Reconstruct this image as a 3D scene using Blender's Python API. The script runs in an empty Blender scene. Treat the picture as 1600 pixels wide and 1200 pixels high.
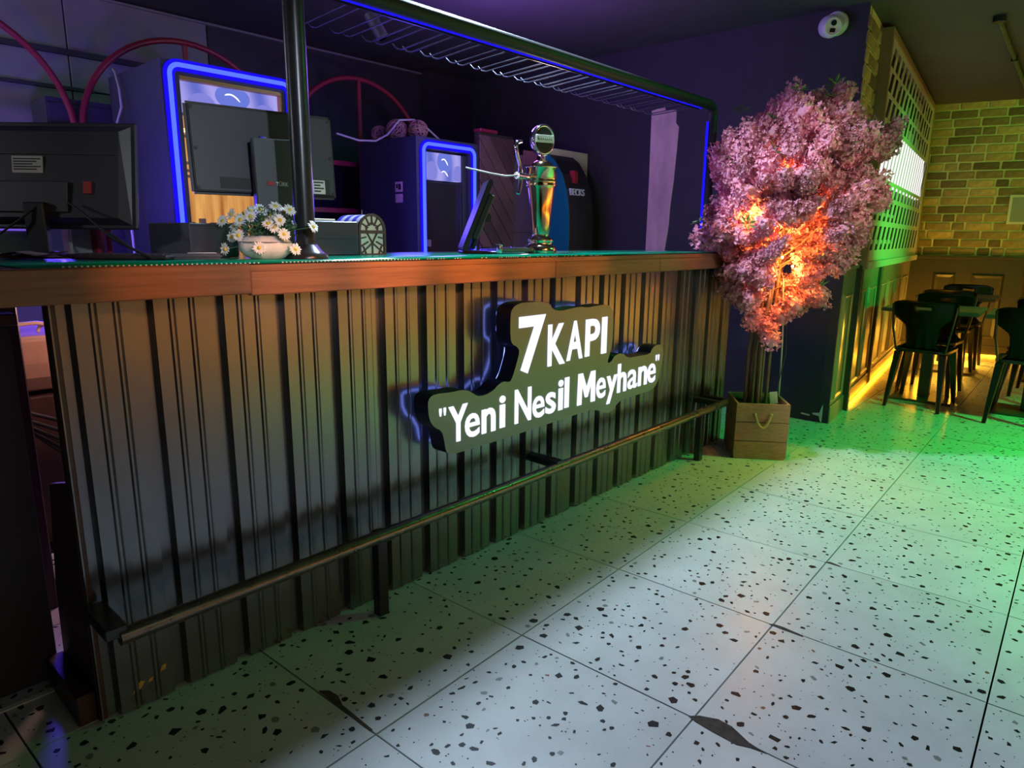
import bpy, bmesh, math, random
from mathutils import Vector, Matrix, noise
random.seed(7)
S = bpy.context.scene
COL = S.collection
PI = math.pi

# ------------------------------------------------------------------ camera
cam_d = bpy.data.cameras.new('camera'); cam = bpy.data.objects.new('camera', cam_d); COL.objects.link(cam)
cam_d.sensor_width = 36.0; cam_d.lens = 24.03; cam_d.clip_start = 0.05; cam_d.clip_end = 60
_p, _r, _y = math.radians(-12.1917), math.radians(0.593), math.radians(42.089)
_f = Vector((math.cos(_p)*math.cos(_y), math.cos(_p)*math.sin(_y), math.sin(_p)))
_rt = Vector((math.sin(_y), -math.cos(_y), 0)); _up = _rt.cross(_f)
_r2 = _rt*math.cos(_r)+_up*math.sin(_r); _u2 = -_rt*math.sin(_r)+_up*math.cos(_r)
M = Matrix.Identity(4)
for i in range(3):
    M[i][0] = _r2[i]; M[i][1] = _u2[i]; M[i][2] = -_f[i]
M[0][3], M[1][3], M[2][3] = -0.448, -1.845, 1.2698
cam.matrix_world = M
S.camera = cam

# ------------------------------------------------------------------ world, exposure, room lamps and added fill lights
W = bpy.data.worlds.new('world'); S.world = W; W.use_nodes = True
W.node_tree.nodes['Background'].inputs[0].default_value = (0.35, 0.40, 0.60, 1)
W.node_tree.nodes['Background'].inputs[1].default_value = 0.004
S.view_settings.view_transform = 'Standard'; S.view_settings.look = 'None'
S.view_settings.exposure = 0.18; S.view_settings.gamma = 1.0
try: S.view_settings.use_curve_mapping = False
except Exception: pass

def lamp(name, kind, loc, energy, color, target=None, size=0.1, spot=None, blend=0.3, size_y=None):
    d = bpy.data.lights.new(name, kind); d.energy = energy; d.color = color
    if kind == 'AREA':
        d.size = size
        if size_y: d.shape = 'RECTANGLE'; d.size_y = size_y
    else: d.shadow_soft_size = size
    if kind == 'SPOT': d.spot_size = math.radians(spot); d.spot_blend = blend
    o = bpy.data.objects.new(name, d); COL.objects.link(o); o.location = loc
    if target is not None:
        o.rotation_euler = (Vector(target)-Vector(loc)).to_track_quat('-Z', 'Y').to_euler()
    return o
WHITE = (0.60, 0.78, 1.0)
lamp('white_spot', 'SPOT', (1.9, 0.32, 2.62), 250, WHITE, (1.9, -1.35, 0), 0.04, 125, 0.5)
lamp('white_spot', 'SPOT', (-0.2, -3.4, 2.3), 210, (0.72, 0.84, 1.0), (0.75, 0.2, 1.42), 0.06, 19, 0.8)
lamp('white_side_lamp', 'POINT', (-2.1, 1.35, 2.0), 24, (0.85, 0.9, 1.0), None, 0.10)
lamp('green_flood', 'SPOT', (4.7, -3.2, 2.5), 560, (0.02, 1.0, 0.13), (4.5, -2.5, 0), 0.12, 100, 1.0)
lamp('green_flood', 'SPOT', (4.1, -2.0, 2.64), 60, (0.02, 1.0, 0.16), (3.0, 0.0, 1.15), 0.05, 80, 0.8)
lamp('green_flood', 'SPOT', (2.9, -3.2, 1.9), 190, (0.10, 1.0, 0.22), (2.6, -2.7, 0), 0.10, 64, 0.9)
lamp('amber_reflection_fill', 'AREA', (5.3, -4.7, 0.28), 15, (1.0, 0.34, 0.05), (3.6, 0, 0.6), 5.6, size_y=0.24)  # added unseen area lamp, puts orange reflections on the bar sheet
lamp('amber_reflection_fill', 'AREA', (7.3, -2.5, 0.32), 9, (1.0, 0.42, 0.05), (3.4, 0.0, 0.6), 2.6, size_y=0.3)  # added unseen area lamp, orange streaks on the sheet's right end
lamp('green_flood', 'SPOT', (5.4, -3.0, 1.35), 420, (0.01, 1.0, 0.10), (6.3, -0.2, 1.38), 0.1, 46, 0.9)
for ax, en in ((0.25, 300), (0.60, 560), (0.95, 1050), (1.30, 1000), (1.65, 560), (2.0, 320)):
    lamp('amber_spot', 'SPOT', (ax*0.6+0.4, -3.2, 2.66), en, (1.0, 0.32, 0.085), (ax, 0, 1.16), 0.04, 7.2, 1.0)
for ax in (2.6, 4.2, 5.8, 7.4):
    lamp('amber_strip_boost', 'SPOT', (ax, -6.0, 0.10), 34, (1.0, 0.36, 0.04), (ax, -6.5, 0.18), 0.08, 110, 0.8)  # added spots, boost the rear floor strip's glow on the wall
lamp('amber_strip_boost', 'POINT', (8.05, -0.5, 0.25), 26, (1.0, 0.48, 0.04), None, 0.08)  # added point lamp, boosts the far floor strip's amber light
lamp('amber_strip_boost', 'POINT', (6.7, -0.45, 0.16), 5, (1.0, 0.40, 0.02), None, 0.06)  # added point lamp, boosts the partition strip's amber light
lamp('violet_fill', 'POINT', (2.75, 1.25, 2.2), 17, (0.30, 0.11, 1.0), None, 0.15)  # added violet fill behind the bar, no fixture there
lamp('violet_fill', 'SPOT', (2.2, 0.9, 2.3), 14, (0.50, 0.16, 1.0), (3.3, -0.2, 1.5), 0.1, 50, 0.6)  # added violet tint on the left of the blossom
lamp('neon_blue_fill', 'POINT', (0.50, 1.75, 1.30), 34, (0.10, 0.05, 1.0), None, 0.12)  # added fill, supplements the neon's blue on the clad side
lamp('neon_blue_fill', 'POINT', (2.35, 1.55, 1.5), 12, (0.10, 0.06, 1.0), None, 0.12)  # added fill for the neon's blue glow near the second fridge
lamp('rose_back_fill', 'POINT', (2.95, 0.95, 1.62), 7, (1.0, 0.74, 0.80), None, 0.08)  # added to brighten planks and grey cabinet behind the tap
lamp('grey_wall_fill', 'POINT', (-0.3, 2.95, 2.4), 11, (0.82, 0.84, 1.0), None, 0.12)  # added fill that lifts the grey panelled wall
lamp('rose_under_bar_lamp', 'POINT', (0.5, 0.95, 1.02), 9, (1.0, 0.52, 0.42), None, 0.08)
lamp('room_fill', 'AREA', (0.6, -3.6, 2.6), 10, (0.85, 0.95, 0.72), (1.2, -0.5, 0.3), 2.4)
lamp('violet_fill', 'SPOT', (2.5, 1.0, 1.8), 62, (0.42, 0.16, 1.0), (2.9, 1.0, 2.72), 0.1, 120, 1.0)  # added upward spot for the violet patch on the ceiling
lamp('rose_tree_fill', 'SPOT', (2.3, -2.7, 2.6), 95, (1.0, 0.80, 0.80), (3.5, -0.26, 1.35), 0.08, 27, 0.9)  # added soft spot to brighten blossom and planter
lamp('green_flood', 'SPOT', (6.4, -2.6, 2.3), 70, (0.25, 1.0, 0.05), (8.7, -0.7, 1.9), 0.1, 70, 0.9)

# ------------------------------------------------------------------ materials
MAT = {}
def srgb(c):
    return tuple(((v/255)/12.92 if v/255 <= 0.04045 else ((v/255+0.055)/1.055)**2.4) for v in c)
def mat(name, color, rough=0.5, metal=0.0, var=0.0, scale=8.0, bump=0.0, stretch=(1,1,1), emit=None, estr=0.0,
        trans=0.0, rand=0.0, rvar=0.0, spec=0.5, coat=0.0, sss=0.0):
    m = bpy.data.materials.new(name); m.use_nodes = True; nt = m.node_tree
    b = nt.nodes['Principled BSDF']; L = nt.links
    b.inputs['Base Color'].default_value = (*color, 1); b.inputs['Roughness'].default_value = rough
    b.inputs['Metallic'].default_value = metal; b.inputs['Specular IOR Level'].default_value = spec
    if coat: b.inputs['Coat Weight'].default_value = coat; b.inputs['Coat Roughness'].default_value = 0.08
    if trans: b.inputs['Transmission Weight'].default_value = trans
    if emit: b.inputs['Emission Color'].default_value = (*emit, 1); b.inputs['Emission Strength'].default_value = estr
    if var or bump or rvar or rand:
        tc = nt.nodes.new('ShaderNodeTexCoord'); mp = nt.nodes.new('ShaderNodeMapping')
        mp.inputs['Scale'].default_value = stretch
        L.new(tc.outputs['Object'], mp.inputs[0])
        n = nt.nodes.new('ShaderNodeTexNoise'); n.inputs['Scale'].default_value = scale
        n.inputs['Detail'].default_value = 6; n.inputs['Roughness'].default_value = 0.62
        L.new(mp.outputs[0], n.inputs['Vector'])
        if var or rand:
            hs = nt.nodes.new('ShaderNodeHueSaturation'); hs.inputs['Color'].default_value = (*color, 1)
            mr = nt.nodes.new('ShaderNodeMapRange'); mr.inputs[1].default_value = 0.25; mr.inputs[2].default_value = 0.75
            mr.inputs[3].default_value = 1-var; mr.inputs[4].default_value = 1+var
            L.new(n.outputs['Fac'], mr.inputs[0])
            src = mr.outputs[0]
            if rand:
                oi = nt.nodes.new('ShaderNodeObjectInfo'); m2 = nt.nodes.new('ShaderNodeMapRange')
                m2.inputs[3].default_value = 1-rand; m2.inputs[4].default_value = 1+rand
                L.new(oi.outputs['Random'], m2.inputs[0])
                mu = nt.nodes.new('ShaderNodeMath'); mu.operation = 'MULTIPLY'
                L.new(src, mu.inputs[0]); L.new(m2.outputs[0], mu.inputs[1]); src = mu.outputs[0]
            L.new(src, hs.inputs['Value']); L.new(hs.outputs[0], b.inputs['Base Color'])
        if rvar:
            m3 = nt.nodes.new('ShaderNodeMapRange'); m3.inputs[1].default_value = 0.3; m3.inputs[2].default_value = 0.7
            m3.inputs[3].default_value = max(0.02, rough-rvar); m3.inputs[4].default_value = min(1, rough+rvar)
            L.new(n.outputs['Fac'], m3.inputs[0]); L.new(m3.outputs[0], b.inputs['Roughness'])
        if bump:
            bp = nt.nodes.new('ShaderNodeBump'); bp.inputs['Strength'].default_value = bump; bp.inputs['Distance'].default_value = 0.01
            L.new(n.outputs['Fac'], bp.inputs['Height']); L.new(bp.outputs[0], b.inputs['Normal'])
    MAT[name] = m
    return m
def emis(name, color, strength):
    m = bpy.data.materials.new(name); m.use_nodes = True; nt = m.node_tree; nt.nodes.clear()
    e = nt.nodes.new('ShaderNodeEmission'); e.inputs[0].default_value = (*color, 1); e.inputs[1].default_value = strength
    o = nt.nodes.new('ShaderNodeOutputMaterial'); nt.links.new(e.outputs[0], o.inputs[0]); MAT[name] = m
    return m

mat('terrazzo', (0.58, 0.60, 0.59), 0.36, var=0.10, scale=5, rvar=0.08, rand=0.04)
mat('chip_dark', (0.007, 0.010, 0.010), 0.4, spec=0.25)
mat('chip_grey', (0.20, 0.22, 0.20), 0.35)
mat('chip_brown', (0.20, 0.10, 0.06), 0.4)
mat('grout', (0.006, 0.005, 0.005), 0.95, spec=0.1)
mat('broken', (0.06, 0.045, 0.038), 0.95, var=0.5, scale=40, bump=0.6)
mat('wall_dark', (0.034, 0.031, 0.040), 0.62, var=0.2, scale=3, bump=0.05)
mat('wall_grey', (0.22, 0.21, 0.23), 0.5, var=0.12, scale=3)
mat('ceiling_dark', (0.055, 0.052, 0.055), 0.7, var=0.2, scale=2.5, bump=0.1)
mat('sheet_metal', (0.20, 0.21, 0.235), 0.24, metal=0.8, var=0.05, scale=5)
mat('black_metal', (0.030, 0.030, 0.032), 0.28, metal=0.3, var=0.15, scale=30, bump=0.02)
mat('spot_body', (0.16, 0.14, 0.15), 0.4, metal=0.3)
mat('rail_metal', (0.17, 0.155, 0.13), 0.30, metal=0.85, var=0.15, scale=25, rvar=0.06)
mat('fascia_wood', (0.22, 0.098, 0.058), 0.42, var=0.35, scale=6, stretch=(0.6, 8, 14), bump=0.15, spec=0.4)
mat('end_wood', (0.055, 0.026, 0.022), 0.45, var=0.35, scale=6, stretch=(10, 10, 0.6), bump=0.1)
mat('counter_top', (0.035, 0.030, 0.028), 0.18, var=0.2, scale=12)
mat('mat_green_lit', (0.0, 0.20, 0.12), 0.16, var=0.1, scale=10)  # green light put into the mat's base colour
mat('stud', (0.75, 0.85, 0.8), 0.4)
mat('sign_face', (0.21, 0.215, 0.22), 0.30, metal=0.3, spec=0.5)
mat('sign_side', (0.012, 0.014, 0.05), 0.4)
emis('sign_letter', (0.80, 0.84, 1.0), 1.15)
emis('sign_glow', (0.22, 0.30, 1.0), 3.0)
emis('neon_glow_blue', (0.010, 0.004, 0.80), 1.0)
emis('neon_core', (0.10, 0.17, 1.0), 1.05)
emis('led_blue', (0.012, 0.008, 0.9), 1.0)
emis('led_orange', (1.0, 0.36, 0.012), 8.0)
mat('cabinet_black', (0.050, 0.050, 0.085), 0.5)
mat('plastic_black', (0.030, 0.026, 0.033), 0.42, var=0.1, scale=40, bump=0.02)
mat('plastic_dark', (0.046, 0.043, 0.052), 0.45)
mat('pos_grey', (0.075, 0.078, 0.085), 0.45)
mat('label_white', (0.62, 0.60, 0.56), 0.6)
mat('ink', (0.02, 0.02, 0.02), 0.6)
mat('ink_red', (0.35, 0.02, 0.02), 0.5)
mat('text_white', (0.75, 0.76, 0.78), 0.5)
mat('red_pipe', (0.30, 0.020, 0.045), 0.38)
mat('brass', (0.80, 0.62, 0.38), 0.13, metal=1.0)
mat('chrome', (0.75, 0.75, 0.78), 0.12, metal=1.0)
mat('bronze', (0.5, 0.22, 0.1), 0.45, metal=0.7)
mat('black_paint', (0.026, 0.026, 0.028), 0.5, var=0.1, scale=30, spec=0.25)
mat('pot_white', (0.72, 0.72, 0.68), 0.6, var=0.15, scale=18, bump=0.35)
mat('petal_white', (0.85, 0.85, 0.82), 0.6)
mat('daisy_eye', (0.75, 0.55, 0.04), 0.7)
mat('leaf', (0.05, 0.14, 0.06), 0.55, var=0.3, scale=20)
mat('petal_pink', (0.70, 0.28, 0.33), 0.7, var=0.28, scale=9, rand=0.25)
mat('tree_leaf', (0.10, 0.20, 0.05), 0.5, var=0.3, scale=20)
mat('stem', (0.22, 0.12, 0.08), 0.7, var=0.3, scale=20, stretch=(4, 4, 0.6), bump=0.2)
emis('bulb', (1.0, 0.50, 0.12), 14.0)
mat('planter_wood', (0.42, 0.20, 0.10), 0.6, var=0.28, scale=7, stretch=(3, 3, 12), bump=0.15)
mat('rope', (0.50, 0.30, 0.16), 0.8, var=0.3, scale=60, bump=0.4)
mat('soil', (0.03, 0.028, 0.02), 0.95, var=0.5, scale=40, bump=0.8)
mat('moss', (0.05, 0.10, 0.02), 0.95, var=0.5, scale=60, bump=0.8)
mat('cable_white', (0.55, 0.50, 0.48), 0.5)
mat('cable_black', (0.012, 0.012, 0.013), 0.5)
mat('brick', (0.30, 0.20, 0.085), 0.85, var=0.45, scale=16, bump=0.7, rand=0.62)
mat('mortar', (0.66, 0.58, 0.32), 0.9, var=0.15, scale=30, bump=0.5)
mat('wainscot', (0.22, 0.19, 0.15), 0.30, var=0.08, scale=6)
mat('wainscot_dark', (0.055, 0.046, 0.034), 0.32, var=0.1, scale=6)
mat('screen_frame', (0.30, 0.17, 0.10), 0.5)
mat('screen_panel', (0.55, 0.52, 0.45), 0.45)
mat('wire_dark', (0.07, 0.07, 0.10), 0.35, metal=0.7)
mat('screen_back', (0.012, 0.012, 0.01), 0.6)
emis('light_box', (1.0, 0.97, 0.95), 1.0)
mat('chair_metal', (0.022, 0.022, 0.020), 0.24, metal=0.35)
mat('table_top', (0.10, 0.085, 0.07), 0.3, var=0.1, scale=8)
mat('dome_white', (0.82, 0.80, 0.82), 0.35)
mat('lens_black', (0.01, 0.01, 0.01), 0.1)
mat('plaster', (0.78, 0.52, 0.48), 0.85, var=0.25, scale=9, stretch=(1, 1, 0.3), bump=0.3)
mat('plaster_white', (0.75, 0.72, 0.68), 0.9, bump=0.3, scale=30)
mat('plank', (0.16, 0.075, 0.075), 0.42, var=0.3, scale=5, bump=0.1, rand=0.35)
mat('cooler_teal', (0.0, 0.15, 0.15), 0.3)
mat('cooler_black', (0.03, 0.022, 0.022), 0.32)
mat('grey_panel', (0.26, 0.25, 0.27), 0.5, var=0.08, scale=6)
mat('cream_tile', (0.80, 0.68, 0.50), 0.4, var=0.08, scale=6)
mat('wicker', (0.42, 0.24, 0.20), 0.7, var=0.3, scale=30)
mat('casket_wood', (0.07, 0.035, 0.03), 0.5, var=0.2, scale=12)
mat('casket_pane', (0.80, 0.74, 0.58), 0.6)
mat('casket_stripe', (0.10, 0.08, 0.60), 0.4)
mat('casket_band', (0.70, 0.72, 0.85), 0.4)
mat('paper_pink', (0.62, 0.40, 0.40), 0.8, var=0.2, scale=30)
mat('steel', (0.5, 0.5, 0.52), 0.25, metal=1.0)
mat('sink_tan', (0.36, 0.22, 0.15), 0.5, var=0.25, scale=5)
mat('hose', (0.50, 0.36, 0.22), 0.5)
mat('alu', (0.92, 0.92, 0.92), 0.45, metal=0.1)
mat('paint_yellow', (0.55, 0.36, 0.08), 0.7, var=0.3, scale=80)
mat('glass', (1, 1, 1), 0.03, trans=1.0)
mat('menu_red', (0.30, 0.02, 0.03), 0.4)
mat('menu_cream', (0.75, 0.58, 0.50), 0.5)
emis('amber_dot', (1.0, 0.62, 0.2), 3.0)
emis('candy_red', (1.0, 0.08, 0.12), 0.6)
emis('candy_violet', (0.28, 0.14, 1.0), 0.55)

def amber_mat():
    m = bpy.data.materials.new('amber_back'); m.use_nodes = True; nt = m.node_tree; nt.nodes.clear(); L = nt.links
    tc = nt.nodes.new('ShaderNodeTexCoord'); mp = nt.nodes.new('ShaderNodeMapping'); mp.inputs['Scale'].default_value = (16, 1, 1.2)
    n = nt.nodes.new('ShaderNodeTexNoise'); n.inputs['Scale'].default_value = 1.3; n.inputs['Detail'].default_value = 5
    L.new(tc.outputs['Object'], mp.inputs[0]); L.new(mp.outputs[0], n.inputs['Vector'])
    r = nt.nodes.new('ShaderNodeValToRGB'); r.color_ramp.elements[0].position = 0.34; r.color_ramp.elements[1].position = 0.66
    r.color_ramp.elements[0].color = (0.42, 0.13, 0.025, 1); r.color_ramp.elements[1].color = (1.0, 0.50, 0.15, 1)
    L.new(n.outputs['Fac'], r.inputs[0]); e = nt.nodes.new('ShaderNodeEmission'); e.inputs[1].default_value = 0.7
    L.new(r.outputs[0], e.inputs[0]); o = nt.nodes.new('ShaderNodeOutputMaterial'); L.new(e.outputs[0], o.inputs[0]); MAT['amber_back'] = m
amber_mat()
def header_mat():
    m = bpy.data.materials.new('fridge_header'); m.use_nodes = True; nt = m.node_tree; nt.nodes.clear(); L = nt.links
    tc = nt.nodes.new('ShaderNodeTexCoord')
    n = nt.nodes.new('ShaderNodeTexNoise'); n.inputs['Scale'].default_value = 4.0; n.inputs['Detail'].default_value = 1
    w = nt.nodes.new('ShaderNodeTexWave'); w.inputs['Scale'].default_value = 1.6; w.inputs['Distortion'].default_value = 5.0
    w.inputs['Detail'].default_value = 0
    r = nt.nodes.new('ShaderNodeValToRGB')
    r.color_ramp.elements[0].color = (0.13, 0.16, 0.62, 1); r.color_ramp.elements[1].color = (0.42, 0.38, 0.88, 1)
    L.new(tc.outputs['Object'], n.inputs['Vector']); L.new(tc.outputs['Object'], w.inputs['Vector'])
    L.new(w.outputs['Fac'], r.inputs[0])
    e = nt.nodes.new('ShaderNodeEmission'); e.inputs[1].default_value = 0.85; L.new(r.outputs[0], e.inputs[0])
    o = nt.nodes.new('ShaderNodeOutputMaterial'); L.new(e.outputs[0], o.inputs[0]); MAT['fridge_header'] = m
header_mat()
emis('header_wave', (0.16, 0.22, 0.78), 0.8)
emis('header_pale', (0.24, 0.24, 0.74), 0.85)
emis('header_swoosh', (0.85, 0.9, 1.0), 1.2)

def small_brick_bump(name, scale_x, scale_y):
    """black cladding with a fine brick relief"""
    m = MAT[name]; nt = m.node_tree; L = nt.links; b = nt.nodes['Principled BSDF']
    tc = nt.nodes.new('ShaderNodeTexCoord'); sp = nt.nodes.new('ShaderNodeSeparateXYZ'); cb = nt.nodes.new('ShaderNodeCombineXYZ')
    ad = nt.nodes.new('ShaderNodeMath'); ad.operation = 'ADD'
    L.new(tc.outputs['Object'], sp.inputs[0]); L.new(sp.outputs[0], ad.inputs[0]); L.new(sp.outputs[1], ad.inputs[1])
    L.new(ad.outputs[0], cb.inputs[0]); L.new(sp.outputs[2], cb.inputs[1])
    br = nt.nodes.new('ShaderNodeTexBrick'); br.inputs['Scale'].default_value = 1.0
    br.inputs['Brick Width'].default_value = scale_x; br.inputs['Row Height'].default_value = scale_y
    br.inputs['Mortar Size'].default_value = 0.004
    L.new(cb.outputs[0], br.inputs['Vector'])
    bp = nt.nodes.new('ShaderNodeBump'); bp.inputs['Strength'].default_value = 0.9; bp.inputs['Distance'].default_value = 0.006; bp.invert = True
    L.new(br.outputs['Fac'], bp.inputs['Height']); L.new(bp.outputs[0], b.inputs['Normal'])
small_brick_bump('cabinet_black', 0.09, 0.022)

def sheet_reflection():
    """dark band above the foot rail: mirrored furniture painted into the sheet colour"""
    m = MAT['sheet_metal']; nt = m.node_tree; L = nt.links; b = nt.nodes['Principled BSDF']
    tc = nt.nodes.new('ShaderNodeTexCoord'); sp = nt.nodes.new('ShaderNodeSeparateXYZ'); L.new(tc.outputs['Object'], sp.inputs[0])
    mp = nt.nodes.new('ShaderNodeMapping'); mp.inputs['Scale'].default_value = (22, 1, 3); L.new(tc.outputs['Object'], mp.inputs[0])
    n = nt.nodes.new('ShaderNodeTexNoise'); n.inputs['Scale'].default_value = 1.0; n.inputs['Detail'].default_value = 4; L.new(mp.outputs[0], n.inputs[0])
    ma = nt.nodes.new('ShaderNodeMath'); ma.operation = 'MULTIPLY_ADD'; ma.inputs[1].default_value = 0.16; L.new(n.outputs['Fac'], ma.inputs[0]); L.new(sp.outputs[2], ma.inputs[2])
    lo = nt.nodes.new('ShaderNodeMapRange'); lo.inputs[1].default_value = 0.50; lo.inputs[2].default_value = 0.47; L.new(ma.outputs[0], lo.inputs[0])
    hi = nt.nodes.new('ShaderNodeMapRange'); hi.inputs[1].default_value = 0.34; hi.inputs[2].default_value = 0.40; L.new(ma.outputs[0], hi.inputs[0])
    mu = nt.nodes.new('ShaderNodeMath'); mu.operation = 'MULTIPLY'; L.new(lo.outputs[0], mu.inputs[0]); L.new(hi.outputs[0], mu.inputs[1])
    mx = nt.nodes.new('ShaderNodeMixRGB'); mx.inputs[2].default_value = (0.03, 0.033, 0.036, 1)  # dark reflection tone mixed into the base colour
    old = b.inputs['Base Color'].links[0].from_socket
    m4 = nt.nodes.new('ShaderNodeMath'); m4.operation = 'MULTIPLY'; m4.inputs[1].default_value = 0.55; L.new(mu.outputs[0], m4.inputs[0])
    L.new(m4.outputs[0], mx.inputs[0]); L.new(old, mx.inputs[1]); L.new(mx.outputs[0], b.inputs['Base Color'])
sheet_reflection()
_nt = MAT['sheet_metal'].node_tree; _tg = _nt.nodes.new('ShaderNodeTangent'); _tg.direction_type = 'RADIAL'; _tg.axis = 'Z'
_b = _nt.nodes['Principled BSDF']; _nt.links.new(_tg.outputs[0], _b.inputs['Tangent'])
_b.inputs['Anisotropic'].default_value = 0.35; _b.inputs['Anisotropic Rotation'].default_value = 0.25

# ------------------------------------------------------------------ mesh helpers
class MB:
    """collects shapes and links them as ONE mesh object"""
    def __init__(self): self.v = []; self.f = []; self.mi = []; self.sm = []; self.X = Matrix.Identity(4); self.cur = 0
    def add(self, vs, fs, smooth=False):
        n = len(self.v); self.v += [tuple(self.X @ Vector(p)) for p in vs]
        for f in fs: self.f.append([n+i for i in f]); self.mi.append(self.cur); self.sm.append(smooth)
        return self
    def box(self, x0, y0, z0, x1, y1, z1):
        vs = [(x0,y0,z0),(x1,y0,z0),(x1,y1,z0),(x0,y1,z0),(x0,y0,z1),(x1,y0,z1),(x1,y1,z1),(x0,y1,z1)]
        return self.add(vs, [(0,3,2,1),(4,5,6,7),(0,1,5,4),(1,2,6,5),(2,3,7,6),(3,0,4,7)])
    def cbox(self, cx, cy, cz, sx, sy, sz): return self.box(cx-sx/2, cy-sy/2, cz-sz/2, cx+sx/2, cy+sy/2, cz+sz/2)
    def tube(self, pts, r, n=8, closed=False, cap=True):
        P = [Vector(p) for p in pts]; m = len(P); R = r if isinstance(r, (list, tuple)) else [r]*m
        vs = []; up = None
        for i in range(m):
            if closed: t = P[(i+1) % m]-P[i-1]
            elif i == 0: t = P[1]-P[0]
            elif i == m-1: t = P[-1]-P[-2]
            else: t = (P[i+1]-P[i]).normalized()+(P[i]-P[i-1]).normalized()
            if t.length < 1e-9: t = Vector((0,0,1))
            t.normalize()
            if up is None:
                up = Vector((0,0,1)) if abs(t.z) < 0.9 else Vector((1,0,0))
            a = up - t*up.dot(t)
            if a.length < 1e-6: a = Vector((1,0,0)) - t*t.x
            a.normalize(); up = a; b = t.cross(a)
            for k in range(n):
                w = 2*PI*k/n; vs.append(P[i]+(a*math.cos(w)+b*math.sin(w))*R[i])
        fs = []
        for i in range(m if closed else m-1):
            j = (i+1) % m
            for k in range(n): fs.append((i*n+k, i*n+(k+1) % n, j*n+(k+1) % n, j*n+k))
        self.add(vs, fs, True)
        if cap and not closed:
            self.add(vs[:n], [tuple(range(n-1, -1, -1))]); self.add(vs[-n:], [tuple(range(n))])
        return self
    def lathe(self, prof, n=24, c=(0,0,0), sx=1.0, sy=1.0):
        vs = []; fs = []
        for (r, z) in prof:
            for k in range(n):
                w = 2*PI*k/n; vs.append((c[0]+r*sx*math.cos(w), c[1]+r*sy*math.sin(w), c[2]+z))
        for i in range(len(prof)-1):
            for k in range(n): fs.append((i*n+k, i*n+(k+1) % n, (i+1)*n+(k+1) % n, (i+1)*n+k))
        self.add(vs, fs, True)
        self.add(vs[:n], [tuple(range(n-1, -1, -1))]); self.add(vs[-n:], [tuple(range(n))])
        return self
    def prism(self, poly, a, b, plane='xz'):
        """polygon in a plane, extruded between two values of the third axis"""
        def p3(u, v, w): return (u, w, v) if plane == 'xz' else ((u, v, w) if plane == 'xy' else (w, u, v))
        n = len(poly); vs = [p3(u, v, a) for u, v in poly]+[p3(u, v, b) for u, v in poly]
        fs = [tuple(range(n)), tuple(range(2*n-1, n-1, -1))]+[(i, i+n, (i+1) % n+n, (i+1) % n) for i in range(n)]
        return self.add(vs, fs)
    def sphere(self, c, r, n=10, m=6, sx=1, sy=1, sz=1):
        prof = [(max(1e-4, math.sin(PI*i/m)), -math.cos(PI*i/m)) for i in range(m+1)]
        vs = []; fs = []
        for (rr, z) in prof:
            for k in range(n):
                w = 2*PI*k/n; vs.append((c[0]+r*sx*rr*math.cos(w), c[1]+r*sy*rr*math.sin(w), c[2]+r*sz*z))
        for i in range(m):
            for k in range(n): fs.append((i*n+k, i*n+(k+1) % n, (i+1)*n+(k+1) % n, (i+1)*n+k))
        return self.add(vs, fs, True)
    def mesh(self, name, mats, bevel=0.0, seg=1):
        me = bpy.data.meshes.new(name); me.from_pydata(self.v, [], self.f)
        for m in (mats if isinstance(mats, (list, tuple)) else [mats]): me.materials.append(MAT[m])
        for p, mi, s in zip(me.polygons, self.mi, self.sm): p.material_index = mi; p.use_smooth = s
        bm = bmesh.new(); bm.from_mesh(me)
        bmesh.ops.recalc_face_normals(bm, faces=bm.faces)
        if bevel:
            ed = [e for e in bm.edges if len(e.link_faces) == 2 and e.calc_face_angle(0) > 0.5 and not all(f.smooth for f in e.link_faces)]
            if ed: bmesh.ops.bevel(bm, geom=ed, offset=bevel, segments=seg, affect='EDGES', clamp_overlap=True)
        bm.to_mesh(me); bm.free(); me.update()
        return me
    def build(self, name, mats, parent=None, bevel=0.0, seg=1, world=True):
        if parent is not None and world:
            Pm = wm(parent).inverted(); self.v = [tuple(Pm @ Vector(p)) for p in self.v]
        return link(name, self.mesh(name, mats, bevel, seg), parent)
def wm(o):
    m = Matrix.Translation(o.location) @ o.rotation_euler.to_matrix().to_4x4()
    return (wm(o.parent) @ m) if o.parent else m
def link(name, me, parent=None):
    o = bpy.data.objects.new(name, me); COL.objects.link(o)
    if parent is not None: o.parent = parent
    return o
def tag(o, label=None, cat=None, group=None, kind=None):
    if label: o['label'] = label
    if cat: o['category'] = cat
    if group: o['group'] = group
    if kind: o['kind'] = kind
    return o
def thing(name, label, cat, loc=(0,0,0), rz=0.0, group=None):
    o = bpy.data.objects.new(name, None); COL.objects.link(o); o.location = loc; o.rotation_euler = (0,0,rz)
    o.empty_display_size = 0.05
    return tag(o, label, cat, group)
def copy_tree(o, parent=None):
    c = o.copy(); COL.objects.link(c); c.parent = parent
    for ch in list(o.children): copy_tree(ch, c)
    return c
def frame(loc, rz): return Matrix.Translation(loc) @ Matrix.Rotation(rz, 4, 'Z')
def glyph(txt, bold=0.0):
    cu = bpy.data.curves.new('glyph', 'FONT'); cu.body = txt; cu.size = 1; cu.offset = bold; cu.extrude = 0.5; cu.resolution_u = 4
    ob = bpy.data.objects.new('glyph', cu); COL.objects.link(ob)
    dg = bpy.context.evaluated_depsgraph_get(); dg.update()
    me = bpy.data.meshes.new_from_object(ob.evaluated_get(dg))
    vs = [tuple(v.co) for v in me.vertices]; fs = [tuple(p.vertices) for p in me.polygons]
    bpy.data.objects.remove(ob); bpy.data.curves.remove(cu); bpy.data.meshes.remove(me)
    return vs, fs
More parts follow.
